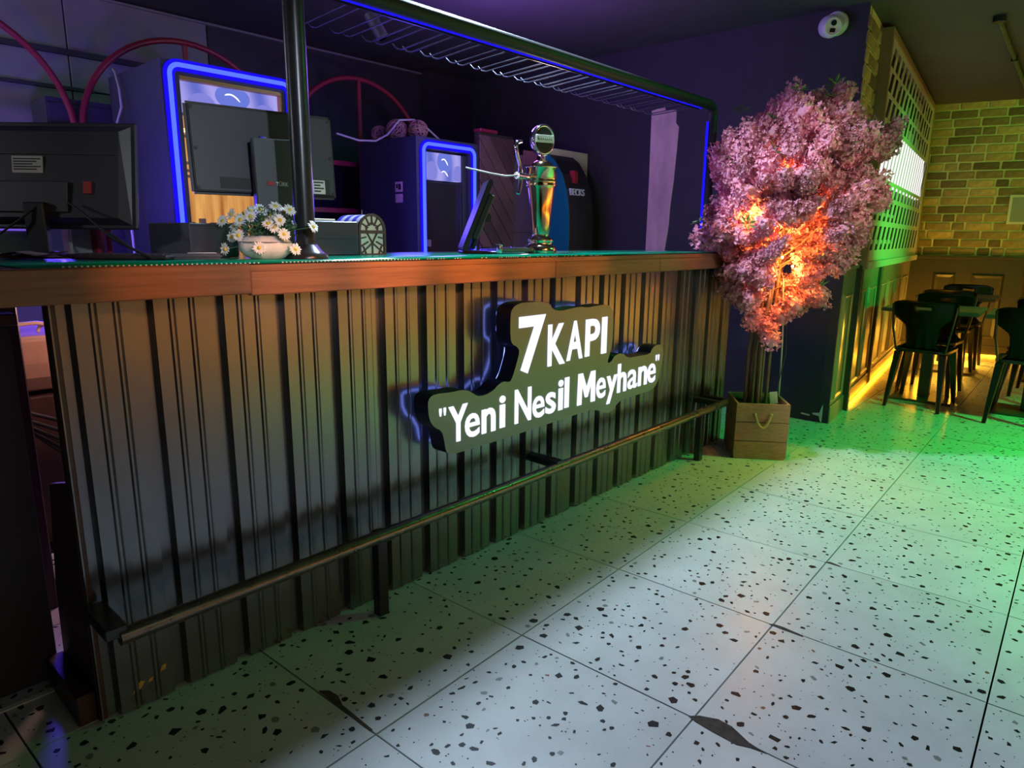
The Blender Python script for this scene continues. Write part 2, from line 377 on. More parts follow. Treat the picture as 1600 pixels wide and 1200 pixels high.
def text_fit(mb, txt, Mx, x0, x1, z0, z1, depth, bold=0.0):
    """text scaled to fill a box; local x right, z up, facing local -y with the given depth"""
    vs, fs = glyph(txt, bold)
    ax = min(v[0] for v in vs); bx = max(v[0] for v in vs); ay = min(v[1] for v in vs); by = max(v[1] for v in vs)
    out = []
    for (x, y, z) in vs:
        out.append(Mx @ Vector((x0+(x-ax)/(bx-ax)*(x1-x0), -(z)*depth, z0+(y-ay)/(by-ay)*(z1-z0))))
    mb.add(out, fs)

# ------------------------------------------------------------------ floor: terrazzo tiles
PHI = math.radians(2.1535); OX, OY, T = -0.1549, 0.0227, 0.6
ci, si = math.cos(PHI), math.sin(PHI)
def tile_xy(i, j): return (OX+T*(i*ci+j*si), OY+T*(i*si-j*ci))
fl = MB()
fl.add([(-4.6,-6.6,-0.012),(10.5,-6.6,-0.012),(10.5,3.6,-0.012),(-4.6,3.6,-0.012)], [(0,1,2,3)])
fl.cur = 1
I0, I1, J0, J1 = -2, 16, -2, 6          # tile block
c4 = [tile_xy(I0, J0), tile_xy(I1, J0), tile_xy(I1, J1), tile_xy(I0, J1)]
fl.add([(-4.6,-6.6,-0.004),(10.5,-6.6,-0.004),(*c4[2],-0.004),(*c4[3],-0.004)], [(0,1,2,3)])
floor = tag(fl.build('floor', ['grout', 'terrazzo']), kind='structure')
def tile_mesh(seed):
    rnd = random.Random(seed); mb = MB(); h = T/2-0.0025
    mb.box(-h,-h,-0.011,h,h,0.0)
    placed = []
    def chip(r, mi):
        for _ in range(12):
            x, y = rnd.uniform(-h+r, h-r), rnd.uniform(-h+r, h-r)
            if all((x-a)**2+(y-b)**2 > (r+c)**2*1.1 for a, b, c in placed): break
        else: return
        placed.append((x, y, r)); n = rnd.choice((4,5,5,6)); a0 = rnd.uniform(0, 6.28); asp = rnd.uniform(0.42, 1.0); ro = rnd.uniform(0, 3.14)
        vs = []
        for k in range(n):
            w = a0+2*PI*(k+rnd.uniform(-0.28, 0.28))/n; rr = r*rnd.uniform(0.72, 1.0)
            u, v = rr*math.cos(w), rr*asp*math.sin(w)
            vs.append((x+u*math.cos(ro)-v*math.sin(ro), y+u*math.sin(ro)+v*math.cos(ro), 0.0004))
        mb.cur = mi; mb.add(vs, [tuple(range(n))])
    for _ in range(22): chip(rnd.uniform(0.0125, 0.0195), 1)
    for _ in range(62): chip(rnd.uniform(0.0065, 0.012), 1)
    for _ in range(10): chip(rnd.uniform(0.008, 0.015), 2)
    for _ in range(4): chip(rnd.uniform(0.006, 0.012), 3)
    for _ in range(90): chip(rnd.uniform(0.002, 0.0048), 1)
    for _ in range(30): chip(rnd.uniform(0.002, 0.005), 2)
    me = mb.mesh('floor_tile', ['terrazzo', 'chip_dark', 'chip_grey', 'chip_brown'])
    for p in me.polygons:
        if p.material_index and p.normal.z < 0: p.flip()
    return me
TM = [tile_mesh(s) for s in range(7)]
for i in range(I0, I1):
    for j in range(J0, J1):
        x, y = tile_xy(i+0.5, j+0.5)
        o = link('floor_tile', TM[random.randrange(7)], floor)
        o.location = (x, y, random.uniform(-0.0005, 0.0005)); o.rotation_euler = (0, 0, PHI+random.randrange(4)*PI/2)
def flat_patch(name, pts, z, m, parent, th=0.0012):
    mb = MB(); mb.prism(pts, z-th, z, 'xy'); return mb.build(name, m, parent)
gx, gy = tile_xy(2, 2)
flat_patch('broken_tile_edge', [(gx-0.004,gy+0.014),(gx+0.018,gy-0.008),(gx+0.040,gy-0.052),(gx+0.038,gy-0.092),(gx+0.012,gy-0.150),(gx+0.004,gy-0.200),(gx-0.004,gy-0.160),(gx-0.018,gy-0.130),(gx-0.016,gy-0.06),(gx-0.012,gy-0.012)], 0.0016, 'broken', floor)
gx, gy = tile_xy(3, 2)
flat_patch('broken_tile_edge', [(gx-0.006,gy+0.01),(gx+0.007,gy),(gx+0.010,gy-0.03),(gx+0.004,gy-0.10),(gx-0.004,gy-0.10),(gx-0.008,gy-0.03)], 0.0016, 'broken', floor)
gx, gy = tile_xy(4, 2)
flat_patch('broken_tile_edge', [(gx-0.004,gy+0.006),(gx+0.014,gy-0.01),(gx+0.006,gy-0.05),(gx-0.003,gy-0.06)], 0.0016, 'broken', floor)
gx, gy = tile_xy(1, 1)
flat_patch('broken_tile_edge', [(gx-0.005,gy+0.26),(gx+0.016,gy+0.24),(gx+0.02,gy+0.20),(gx+0.006,gy+0.16),(gx+0.004,gy+0.02),(gx-0.004,gy+0.02),(gx-0.005,gy+0.14)], 0.0016, 'broken', floor)

# ------------------------------------------------------------------ room shell
ZC, ZS, YB, YA = 2.72, 2.72, 3.26, 2.78
mb = MB(); mb.box(-4.6,-6.6,ZC,10.5,3.6,ZC+0.1); tag(mb.build('ceiling', 'ceiling_dark'), kind='structure')
mb = MB(); mb.box(4.5,-0.335,0,4.62,3.6,ZC); wall_r = tag(mb.build('wall_right', 'wall_dark'), kind='structure')
mb = MB(); mb.box(1.97,YB,0,4.499,YB+0.1,ZC); mb.box(3.92,YB-0.08,0,4.499,YB,ZC)
tag(mb.build('wall_back', 'wall_dark'), kind='structure')
mb = MB(); mb.box(-4.6,-6.6,0,-4.5,3.6,ZC); tag(mb.build('wall_left', 'wall_dark'), kind='structure')
mb = MB(); mb.box(-4.6,-6.6,0,10.5,-6.5,ZC); wall_f = tag(mb.build('wall_front', 'wainscot'), kind='structure')
# grey panelled wall left of the back wall, seams between its panels
wg = bpy.data.objects.new('wall_panelled', None); COL.objects.link(wg); wg['kind'] = 'structure'
xs = [-4.5,-2.5,-1.25,-0.0,1.082,1.97]; zs = [0.0,1.1,2.14,2.35,ZC-0.002]
for a in range(5):
    for b in range(4):
        mb = MB(); mb.box(xs[a]+0.004, YB+0.01, zs[b]+0.004, xs[a+1]-0.004, YB+0.06, zs[b+1]-0.004)
        mb.build('wall_panel', 'wall_grey', wg, bevel=0.002)
mb = MB(); mb.box(-4.5,YB+0.061,0,1.969,YB+0.1,ZC); mb.build('wall_backing', 'wall_dark', wg)
mb = MB(); mb.box(-4.5,YB-0.02,2.335,1.95,YB+0.012,2.368); mb.build('panel_batten', 'wall_dark', wg)
mb = MB(); mb.box(-4.5,YB-0.02,2.13,1.2,YB+0.012,2.150); mb.build('panel_batten', 'wall_dark', wg)
mb = MB(); mb.box(-4.5,YB-0.018,ZC-0.024,3.92,YB-0.001,ZC-0.010); tag(mb.build('trim_1', 'wall_grey'), kind='structure')

# bare plaster patch and chipped corner on the right wall
px = 4.5
mb = MB(); mb.prism([(1.165,1.10),(1.165,1.7),(1.172,2.24),(1.06,2.262),(1.05,2.235),(0.955,2.225),(0.952,2.13),(0.925,2.10),(0.935,1.9),(0.945,1.7),(0.962,1.5),(0.968,1.35),(1.0,1.10)], 4.492, 4.4995, 'yz')
mb.build('bare_plaster_patch', 'plaster', wall_r)
mb = MB(); mb.prism([(-0.334,0.004),(-0.334,0.13),(-0.33,0.12),(-0.315,0.07),(-0.27,0.062),(-0.27,0.052),(-0.315,0.045),(-0.325,0.01)], 4.494, 4.4995, 'yz')
mb.prism([(-0.25,0.035),(-0.19,0.04),(-0.19,0.05),(-0.25,0.047)], 4.496, 4.4995, 'yz'); mb.build('plaster_chip', 'plaster_white', wall_r)

# ------------------------------------------------------------------ partition with wainscot, brick strip and fretwork screen
PA = math.radians(6.9); PX, PY = 4.5, -0.36          # brick face line of the partition
PM = frame((PX, PY, 0), PA)                             # local x along the wall, -y towards the room
PL = 4.30
wp = bpy.data.objects.new('wall_partition', None); COL.objects.link(wp); wp['kind'] = 'structure'
wp.location = (PX, PY, 0); wp.rotation_euler = (0, 0, PA)
def pbuild(mb, name, m, parent=None, bevel=0.0): return mb.build(name, m, parent or wp, bevel, world=False)
mb = MB(); mb.box(0.03,0.012,0,PL,0.10,ZC); pbuild(mb, 'wall_core', 'mortar'); mb = MB(); mb.box(0.002,-0.013,0,0.0295,0.05,1.09); mb.box(0.004,0.006,1.0905,0.0295,0.05,ZC); pbuild(mb, 'corner_board', 'wall_dark')
mb = MB(); mb.box(0.03,-0.012,0,PL,0.0115,1.07); pbuild(mb, 'wainscot_board', 'wainscot')
mb = MB(); mb.box(0.0,-0.03,1.07,0.5,0.0115,1.095); pbuild(mb, 'wainscot_cap', 'wainscot', bevel=0.004)
mb = MB(); mb.box(0.0,-0.024,0.0,0.50,-0.012,0.12); mb.box(0.56,-0.024,0.0,PL,-0.012,0.12); pbuild(mb, 'skirting', 'wainscot', bevel=0.004)
mb = MB(); mb.box(0.50,-0.055,0,0.56,-0.0,1.09); pbuild(mb, 'corner_post', 'wainscot_dark', bevel=0.004)
mb = MB(); mb.box(1.62,-0.04,0,1.68,-0.0,1.09); pbuild(mb, 'corner_post', 'wainscot_dark', bevel=0.004)
def molding(parent, u0, u1, z0, z1, m, y=-0.012, w=0.03, d=0.014):
    mb = MB()
    P = [(u0,z0),(u1,z0),(u1,z1),(u0,z1)]; Q = [(u0+w,z0+w),(u1-w,z0+w),(u1-w,z1-w),(u0+w,z1-w)]
    Rm = [(a+(b-a)*0.45, c+(e-c)*0.45) for (a, c), (b, e) in zip(P, Q)]
    for i in range(4):
        k = (i+1) % 4
        v = [(*P[i],0),(*P[k],0),(*Rm[k],d),(*Rm[i],d),(*Q[k],d*0.3),(*Q[i],d*0.3)]
        mb.add([(a, y-c, b) for a, b, c in v], [(0,1,2,3),(3,2,4,5)])
    return mb.build('panel_molding', m, parent, world=False)
for (u0, u1) in [(0.10,0.40),(0.66,1.05),(1.16,1.54),(1.78,2.2),(2.32,2.74),(2.86,3.28),(3.4,3.85)]:
    molding(wp, u0, u1, 0.15, 0.90, 'wainscot')
# brick strip between wall corner and screen
def brick_mesh(seed, lx, hz, dp):
    mb = MB(); mb.box(-lx/2,-dp,-hz/2,lx/2,0,hz/2)
    me = mb.mesh('brick', 'brick', bevel=0.006, seg=1)
    for v in me.vertices:
        n = noise.noise_vector(v.co*14+Vector((seed*3.1, 0, 0)))
        v.co.x += n.x*0.005; v.co.z += n.z*0.004
        if v.co.y < -0.004: v.co.y += n.y*0.004
    return me
BM_ = {}
def brick_at(parent, u, z, L_, H_, dp=0.016, y=0.012):
    key = (round(L_,3), round(H_,3), random.randrange(3))
    if key not in BM_: BM_[key] = brick_mesh(len(BM_), L_, H_, dp)
    o = link('brick', BM_[key], parent); o.location = (u, y, z); return o
z = 1.145; row = 0
while z < ZC-0.03:
    if row % 2 == 0: brick_at(wp, 0.115, z, 0.225, 0.078); brick_at(wp, 0.365, z, 0.245, 0.078)
    else: brick_at(wp, 0.055, z, 0.105, 0.078); brick_at(wp, 0.24, z, 0.235, 0.078); brick_at(wp, 0.43, z, 0.115, 0.078)
    z += 0.098; row += 1
# screen
sc = thing('fretwork_screen', 'brown framed fretwork panel with slanted slots and a glowing white middle, on the partition', 'screen', (PX, PY, 0), PA)
U0, U1, Z0, Z1 = 0.50, 3.93, 1.06, 2.685
FD = 0.075
mb = MB(); mb.box(U0,-FD,Z0,U0+0.045,0.011,Z1); mb.build('frame_stile', 'screen_frame', sc, 0.003, world=False)
mb = MB(); mb.box(U1-0.045,-FD,Z0,U1,0.011,Z1); mb.build('frame_stile', 'screen_frame', sc, 0.003, world=False)
mb = MB(); mb.box(U0+0.0455,-FD,Z1-0.045,U1-0.0455,0.011,Z1); mb.build('frame_rail', 'screen_frame', sc, 0.003, world=False)
mb = MB(); mb.box(U0+0.0455,-FD-0.01,Z0,U1-0.0455,0.011,Z0+0.055); mb.build('frame_rail', 'screen_panel', sc, 0.003, world=False)
mb = MB(); mb.box(U0+0.0455,-0.004,Z0+0.0555,U1-0.0455,0.010,Z1-0.0455); mb.build('backing_board', 'screen_back', sc, world=False)
mb = MB(); mb.box(U0+0.22,-0.050,1.70,U1-0.20,-0.0045,2.10); mb.build('light_box', 'light_box', sc, world=False)
rows = [(1.195,1.375,0.24,0.12),(1.415,1.565,0.24,0.125),(1.60,1.695,0.24,0.125),(1.725,2.085,0.17,0.14),(2.125,2.265,0.22,0.125),(2.295,2.435,0.22,0.125),(2.46,2.60,0.22,0.125)]
ya, yb = -FD+0.010, -FD+0.013
pan = MB(); ua, ub = U0+0.0455, U1-0.0455
zz = Z0+0.0555
for (a, b, sp, w) in rows:
    pan.box(ua, ya, zz, ub, yb, a); zz = b
    sl = (b-a)*0.75
    u = ua; first = True
    n = int((ub-ua-0.12)/sp)
    edges = []
    us = ua+0.06
    prev = (ua, ua)
    for k in range(n):
        s0 = us+k*sp; s1 = s0+w
        pan.prism([(prev[0],a),(s0,a),(s0+sl,b),(prev[1],b)], ya, yb)
        prev = (s1, s1+sl)
    pan.prism([(prev[0],a),(ub,a),(ub,b),(prev[1],b)], ya, yb)
pan.box(ua, ya, zz, ub, yb, Z1-0.0455)
pan.build('slotted_panel', 'screen_panel', sc, world=False)
dk = MB(); rr = random.Random(3)
for ri, (a, b, sp, w) in enumerate(rows):
    if ri == 3: continue
    sl = (b-a)*0.75
    for k in range(int((ub-ua-0.12)/sp)):
        s0 = ua+0.06+k*sp
        if ri < 3:
            if k < 5 and ri < 2:      # little hooked strokes at the foot of the slots
                pan2 = dk; h = (b-a)
                pan2.prism([(s0+w*0.45,a+h*0.25),(s0+w*0.95,a+h*0.25),(s0+w*0.95+0.01,a+h*0.42),(s0+w*0.45+0.01,a+h*0.42)], ya, yb)
        elif rr.random() < 0.5:
            h = (b-a); lit = MB(); lit.prism([(s0+w*0.3,a),(s0+w*0.75,a),(s0+w*0.75+sl,b),(s0+w*0.3+sl,b)], -0.012, -0.0045); lit.build('lit_strip', 'label_white', sc, world=False)
dk.build('hooked_stroke', 'screen_panel', sc, world=False)
# small plate on ceiling side and the floor light strip along the partition
mb = MB(); mb.X = PM; mb.tube([(0.62,-0.045,0.018),(3.9,-0.045,0.018)], 0.011, 8)
tag(mb.build('floor_light_strip', 'led_orange'), 'orange light strip along the floor under the wainscot beside the fretwork screen', 'light strip')

# ------------------------------------------------------------------ far brick wall with wainscot
FA = math.radians(104.0-90.0)
# local frame: x runs towards -y (right in the photo), -y faces the room
FMx, FMy = 8.70, -0.60
wf = bpy.data.objects.new('wall_far', None); COL.objects.link(wf); wf['kind'] = 'structure'
wf.location = (FMx, FMy, 0); wf.rotation_euler = (0, 0, math.radians(104.0)+PI)
def fb(mb, name, m, bevel=0.0): return mb.build(name, m, wf, bevel, world=False)
FL0, FL1 = -0.80, 3.0
mb = MB(); mb.box(FL0,0.012,0,FL1,0.1,ZC); fb(mb, 'wall_core', 'mortar')
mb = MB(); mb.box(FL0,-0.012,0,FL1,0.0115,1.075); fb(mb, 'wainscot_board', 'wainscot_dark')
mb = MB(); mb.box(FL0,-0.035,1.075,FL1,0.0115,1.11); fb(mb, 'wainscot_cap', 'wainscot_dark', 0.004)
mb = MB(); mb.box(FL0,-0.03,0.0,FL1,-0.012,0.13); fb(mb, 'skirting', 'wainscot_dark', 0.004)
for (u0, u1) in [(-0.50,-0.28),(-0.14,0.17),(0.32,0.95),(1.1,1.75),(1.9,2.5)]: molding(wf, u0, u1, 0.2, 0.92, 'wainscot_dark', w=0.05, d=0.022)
z = 1.155; row = 0; rr = random.Random(11)
while z < ZC-0.02:
    u = FL0+rr.uniform(0.0, 0.1)
    while u < 1.25:
        L_ = rr.choice((0.235,0.235,0.235,0.235,0.11))
        if u+L_ < 1.5: brick_at(wf, u+L_/2, z, L_, 0.076)
        u += L_+0.02
    z += 0.0905; row += 1
mb = MB(); mb.box(FL0,-0.05,0.005,FL1,-0.032,0.03)
mb.X = Matrix.Identity(4)
for i, v in enumerate(mb.v): mb.v[i] = tuple(frame((FMx, FMy, 0), math.radians(104.0)+PI) @ Vector(v))
tag(mb.build('floor_light_strip', 'led_orange'), 'orange light strip along the floor under the far brick wall', 'light strip')
fs_ = thing('wall_notice', 'small pale framed sheet hung on the far brick wall at the right edge', 'picture', (FMx, FMy, 0), math.radians(104.0)+PI)
mb = MB(); mb.box(0.105,-0.02,1.45,0.40,-0.006,1.755); mb.build('frame', 'label_white', fs_, 0.003, world=False)
mb = MB(); mb.box(0.13,-0.0225,1.475,0.375,-0.0205,1.73); mb.build('sheet', 'grey_panel', fs_, world=False)

# wainscot lamp strip on the wall behind the photographer (seen only mirrored in the sheet metal)
mb = MB(); mb.tube([(-3.5,-6.46,0.03),(8.5,-6.46,0.03)], 0.02, 6)
tag(mb.build('floor_light_strip', 'led_orange'), 'orange light strip along the floor of the wall facing the bar', 'light strip')

# ------------------------------------------------------------------ bar counter
BL = 3.60; ZT, ZF = 1.191, 1.104
bar = thing('bar_counter', 'long bar counter clad in dark corrugated metal sheet under a brown wooden edge', 'bar', (1.8, 0.3, 0))
RX = [0.0046+0.1822*k for k in range(20)]
def sheet(k0, k1, x0, x1):
    prof = [(x0, 0.0)]
    for k in range(k0, k1):
        b = RX[k]
        prof += [(b, 0.0), (b+0.007, 0.026), (b+0.036, 0.026), (b+0.043, 0.0), (b+0.078, 0.0), (b+0.082, -0.005), (b+0.088, -0.005), (b+0.093, 0.002), (b+0.096, 0.0), (b+0.130, 0.0), (b+0.134, -0.005), (b+0.139, -0.005), (b+0.144, 0.002), (b+0.147, 0.0)]
    prof = [p for p in prof if x0 <= p[0] <= x1]
    if prof[0][0] > x0: prof.insert(0, (x0, 0.0))
    prof.append((x1, 0.0))
    mb = MB(); n = len(prof); th = 0.0025
    vs = [(x, y, 0.004) for x, y in prof]+[(x, y, ZF+0.03) for x, y in prof]+[(x, y+th, 0.004) for x, y in prof]+[(x, y+th, ZF+0.03) for x, y in prof]
    fs = []
    for i in range(n-1):
        fs += [(i,i+1,n+i+1,n+i), (2*n+i+1,2*n+i,3*n+i,3*n+i+1), (i+1,i,2*n+i,2*n+i+1), (n+i,n+i+1,3*n+i+1,3*n+i)]
    fs += [(0,n,3*n,2*n), (n-1,3*n-1,4*n-1,2*n-1)]
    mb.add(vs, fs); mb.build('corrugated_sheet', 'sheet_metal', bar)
cuts = [0.001, RX[5]-0.012, RX[9]-0.012, RX[11]-0.07, RX[15]-0.012, BL]
ks = [0, 5, 9, 11, 15, 20]
for a in range(5): sheet(ks[a] if a else 0, ks[a+1], cuts[a], cuts[a+1]-0.0015)
mb = MB(); mb.box(0.02,0.03,0,BL-0.02,0.05,ZF+0.03); mb.build('front_board', 'end_wood', bar)
mb = MB(); mb.prism([(0.018,0),(0.31,0),(0.285,0.30),(0.20,0.62),(0.05,0.66),(0.05,ZF+0.03),(0.018,ZF+0.03)], 0.0, 0.0195, 'yz'); mb.build('end_panel', 'end_wood', bar, 0.002)
mb = MB(); mb.box(-0.045,0.03,0,-0.001,0.30,0.085); mb.build('plinth', 'end_wood', bar, 0.003)
mb = MB(); mb.box(BL-0.0195,0.018,0,BL,0.31,ZF+0.03); mb.build('end_panel', 'end_wood', bar, 0.002)
mb = MB(); mb.box(0.463,-0.062,ZT-0.02,BL+0.03,0.80,ZT-0.0015); mb.build('counter_top', 'counter_top', bar, 0.002)
for x0, x1 in [(0.463,1.785),(1.787,2.62),(2.622,BL+0.03)]:
    mb = MB(); mb.box(x0,-0.064,ZF,x1,-0.036,ZT-0.0205); mb.build('edge_board', 'fascia_wood', bar, 0.003)
mb = MB(); mb.box(0.463,-0.064,ZT-0.0203,BL+0.03,-0.0625,ZT-0.004); mb.build('edge_trim', 'fascia_wood', bar)
mb = MB(); mb.box(0.463,-0.0358,ZF+0.031,BL+0.03,0.78,ZT-0.0205); mb.build('top_core', 'end_wood', bar)
mb = MB(); mb.box(BL+0.004,-0.036,ZF,BL+0.03,0.62,ZT-0.0205); mb.build('edge_board', 'fascia_wood', bar, 0.003)
for poly in [[(0.078,0.05),(0.098,0.055),(0.112,0.073),(0.100,0.078),(0.088,0.066)],[(0.118,0.062),(0.132,0.068),(0.134,0.077),(0.122,0.072)],[(0.152,0.080),(0.166,0.083),(0.170,0.099),(0.158,0.097)]]:
    mb = MB(); mb.prism(poly, -0.0012, -0.0001); mb.build('paint_chip', 'paint_yellow', bar)
# hinged flap left of the step in the edge
flap = thing('counter_flap', 'brown wooden hinged counter flap at the left end of the bar', 'counter', (0.0, 0.3, ZF))
mb = MB(); mb.box(-0.90,-0.074,ZF+0.006,0.459,-0.046,ZT-0.001); mb.build('edge_board', 'fascia_wood', flap, 0.003)
mb = MB(); mb.box(-0.90,-0.0455,ZF+0.03,0.459,0.80,ZT-0.0015); mb.build('flap_top', 'counter_top', flap, 0.002)
# plastic mat with its studded hem; green light painted into its colour
mat_ = thing('counter_mat', 'long glossy plastic mat coloured by painted green light, spread along the bar top', 'mat', (1.8, 0.2, ZT))
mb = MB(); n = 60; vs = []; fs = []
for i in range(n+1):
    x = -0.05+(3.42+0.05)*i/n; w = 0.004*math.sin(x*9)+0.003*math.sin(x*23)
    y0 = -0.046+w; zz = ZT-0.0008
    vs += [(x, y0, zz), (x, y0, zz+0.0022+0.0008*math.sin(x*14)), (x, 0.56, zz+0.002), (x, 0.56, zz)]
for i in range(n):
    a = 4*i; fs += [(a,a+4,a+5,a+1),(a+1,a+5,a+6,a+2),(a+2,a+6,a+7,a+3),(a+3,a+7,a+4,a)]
mb.add(vs, fs, True); mb.build('mat_sheet', 'mat_green_lit', mat_)
mb = MB(); rr = random.Random(2)
for i in range(170):
    x = 0.03+i*0.0125; 
    if x > 0.50 and x < 0.56 or (x > 1.05 and rr.random() < 0.55): continue
    w = 0.004*math.sin(x*9)+0.003*math.sin(x*23)
    mb.sphere((x, -0.049+w, ZT+0.0006), 0.0030, 6, 4, 1.0, 1, 0.7)
tag(mb.build('studded_hem', 'stud', mat_), kind='stuff')

# foot rail
fr = thing('foot_rail', 'low dark metal foot rail on posts along the front of the bar', 'rail', (1.6, -0.15, 0))
mb = MB(); mb.tube([(0.02,-0.155,0.315),(3.30,-0.155,0.325)], 0.021, 14); mb.build('pipe', 'rail_metal', fr)
def rpost(x): mb = MB(); mb.box(x-0.02,-0.112,0.0,x+0.02,-0.075,0.30); mb.box(x-0.02,-0.155,0.288,x+0.02,-0.075,0.306); mb.build('post', 'black_metal', fr, 0.003)
rpost(0.836); rpost(3.12)
def rbracket(x, w=0.03):
    mb = MB(); mb.box(x,-0.165,0.318,x+w,-0.002,0.348); mb.build('bracket', 'black_metal', fr, 0.003)
rbracket(-0.012, 0.05); rbracket(1.70, 0.05); rbracket(3.20, 0.04); rbracket(3.30, 0.035)
mb = MB(); mb.tube([(1.72,-0.10,0.346),(1.72,-0.10,0.366)], 0.006, 6); mb.build('bolt', 'black_metal', fr)

# ------------------------------------------------------------------ backlit sign
OUT=[(1.035,0.710),(1.043,0.729),(1.068,0.739),(1.146,0.732),(1.187,0.734),(1.228,0.726),(1.253,0.710),(1.275,0.696),(1.315,0.694),(1.359,0.705),(1.385,0.723),(1.416,0.732),(1.448,0.722),(1.464,0.738),(1.490,0.797),(1.504,0.838),(1.489,0.856),(1.462,0.868),(1.450,0.892),(1.449,0.981),(1.460,1.006),(1.496,1.021),(1.544,1.023),(1.646,1.018),(1.686,1.007),(1.702,0.984),(1.754,0.973),(1.822,0.979),(1.891,0.983),(1.940,0.974),(2.001,0.979),(2.091,0.979),(2.130,0.955),(2.142,0.898),(2.139,0.799),(2.120,0.747),(2.104,0.712),(2.134,0.712),(2.164,0.740),(2.223,0.746),(2.276,0.714),(2.364,0.713),(2.473,0.709),(2.490,0.734),(2.524,0.749),(2.582,0.745),(2.605,0.714),(2.598,0.646),(2.578,0.597),(2.556,0.545),(2.507,0.522),(2.352,0.520),(2.237,0.519),(2.196,0.504),(2.153,0.474),(2.098,0.479),(2.017,0.514),(1.879,0.514),(1.716,0.510),(1.417,0.504),(1.288,0.503),(1.185,0.503),(1.135,0.507),(1.115,0.524),(1.108,0.569),(1.097,0.602),(1.062,0.622),(1.040,0.655)]
LET=[('7',1.497,1.657,0.743,0.969),('K',1.674,1.788,0.753,0.924),('A',1.799,1.911,0.760,0.926),('P',1.929,2.035,0.762,0.924),('I',2.050,2.090,0.761,0.925),('"',1.086,1.117,0.655,0.683),('Y',1.129,1.223,0.547,0.681),('e',1.209,1.284,0.548,0.638),('n',1.295,1.369,0.548,0.642),('i',1.391,1.424,0.551,0.677),('N',1.478,1.576,0.550,0.687),('e',1.585,1.659,0.549,0.640),('s',1.667,1.734,0.552,0.643),('i',1.750,1.783,0.555,0.685),('l',1.793,1.823,0.558,0.690),('M',1.883,2.016,0.552,0.692),('e',2.024,2.097,0.556,0.652),('y',2.104,2.190,0.519,0.650),('h',2.193,2.269,0.558,0.695),('a',2.280,2.363,0.560,0.654),('n',2.373,2.454,0.562,0.658),('e',2.458,2.534,0.562,0.660),('"',2.530,2.562,0.668,0.698)]
def smooth_loop(P, it=2):
    for _ in range(it):
        Q = []
        for i in range(len(P)):
            a, b = P[i], P[(i+1) % len(P)]
            Q += [(a[0]*0.75+b[0]*0.25, a[1]*0.75+b[1]*0.25), (a[0]*0.25+b[0]*0.75, a[1]*0.25+b[1]*0.75)]
        P = Q
    return P
sign = thing('bar_sign', 'backlit grey sign reading 7 KAPI Yeni Nesil Meyhane on the corrugated bar front', 'sign', (1.8, -0.09, 0.5))
sl = smooth_loop(OUT, 1)
mb = MB(); n = len(sl)
mb.cur = 0; mb.add([(x,-0.12,z) for x, z in sl], [tuple(range(n))])
mb.cur = 1; mb.add([(x,-0.12,z) for x, z in sl]+[(x,-0.045,z) for x, z in sl], [(i,(i+1)%n,n+(i+1)%n,n+i) for i in range(n)])
mb.add([(x,-0.045,z) for x, z in sl], [tuple(range(n))])
mb.build('sign_panel', ['sign_face', 'sign_side'], sign)
SMx = Matrix.Identity(4)
for (c, x0, x1, z0, z1) in LET:
    mb = MB()
    if c == 'M': mb.prism([(x0+(x1-x0)*a, z0+(z1-z0)*b) for a, b in [(0,0),(0.03,1),(0.27,1),(0.5,0.52),(0.73,1),(0.97,1),(1,0),(0.76,0),(0.75,0.60),(0.57,0.20),(0.43,0.20),(0.25,0.60),(0.24,0)]], -0.123, -0.1201)
    else: text_fit(mb, c, Matrix.Translation((0,-0.1215,0)), x0, x1, z0, z1, 0.003, {'"':0.0,'M':0.012,'e':0.012,'a':0.010,'s':0.018}.get(c, 0.024))
    mb.build('letter', 'sign_letter', sign)
cx_, cz_ = 1.75, 0.72
ring = []
for i in range(n):
    a, b = Vector(sl[i-1]), Vector(sl[(i+1) % n]); t = (b-a).normalized(); nn = Vector((-t.y, t.x))
    p = Vector(sl[i]); ring.append((p.x-nn.x*-0.016 if False else p.x+nn.x*-0.0, -0.034, p.y))
# inset ring of light behind the panel edge
area = sum(sl[i][0]*sl[(i+1)%n][1]-sl[(i+1)%n][0]*sl[i][1] for i in range(n))
sgn = 1 if area > 0 else -1
ring = []
for i in range(0, n, 2):
    a, b = Vector(sl[i-1]), Vector(sl[(i+1) % n]); t = (b-a).normalized(); nn = Vector((-t.y, t.x))*sgn
    p = Vector(sl[i])+nn*0.014; ring.append((p.x, -0.037, p.y))
mb = MB(); mb.tube(ring, 0.0045, 5, closed=True); mb.build('halo_light', 'sign_glow', sign)
for (x, z) in [(1.2,0.6),(1.6,0.62),(2.4,0.62),(1.55,0.95),(2.0,0.9)]:
    mb = MB(); mb.tube([(x,-0.045,z),(x,-0.0002,z)], 0.008, 8); mb.build('spacer', 'black_metal', sign)

# ------------------------------------------------------------------ overhead frame with glass rack
YP = 0.15
oh = thing('overhead_bar_frame', 'black round pipe frame standing on the bar top with a glass hanging rack', 'frame', (2.1, YP, ZT))
mb = MB(); mb.tube([(0.765,YP,ZT+0.03),(0.765,YP,2.56)], 0.0325, 20); mb.build('pole', 'black_metal', oh)
mb = MB(); mb.lathe([(0.07,0),(0.07,0.012),(0.055,0.022),(0.036,0.045)], 24, (0.765,YP,ZT+0.002)); mb.build('pole_base', 'black_metal', oh)
cr = 0.07; pts = [(0.765,YP,2.03),(3.50-0.06,YP,2.03)]
for k in range(1, 6):
    w = PI/2*k/6; pts.append((3.44+0.06*math.sin(w), YP, 2.03-0.06*(1-math.cos(w))))
pts += [(3.50,YP,1.97),(3.50,YP,ZT+0.002)]
mb = MB(); mb.tube(pts, 0.0275, 16); mb.build('beam', 'black_paint', oh)
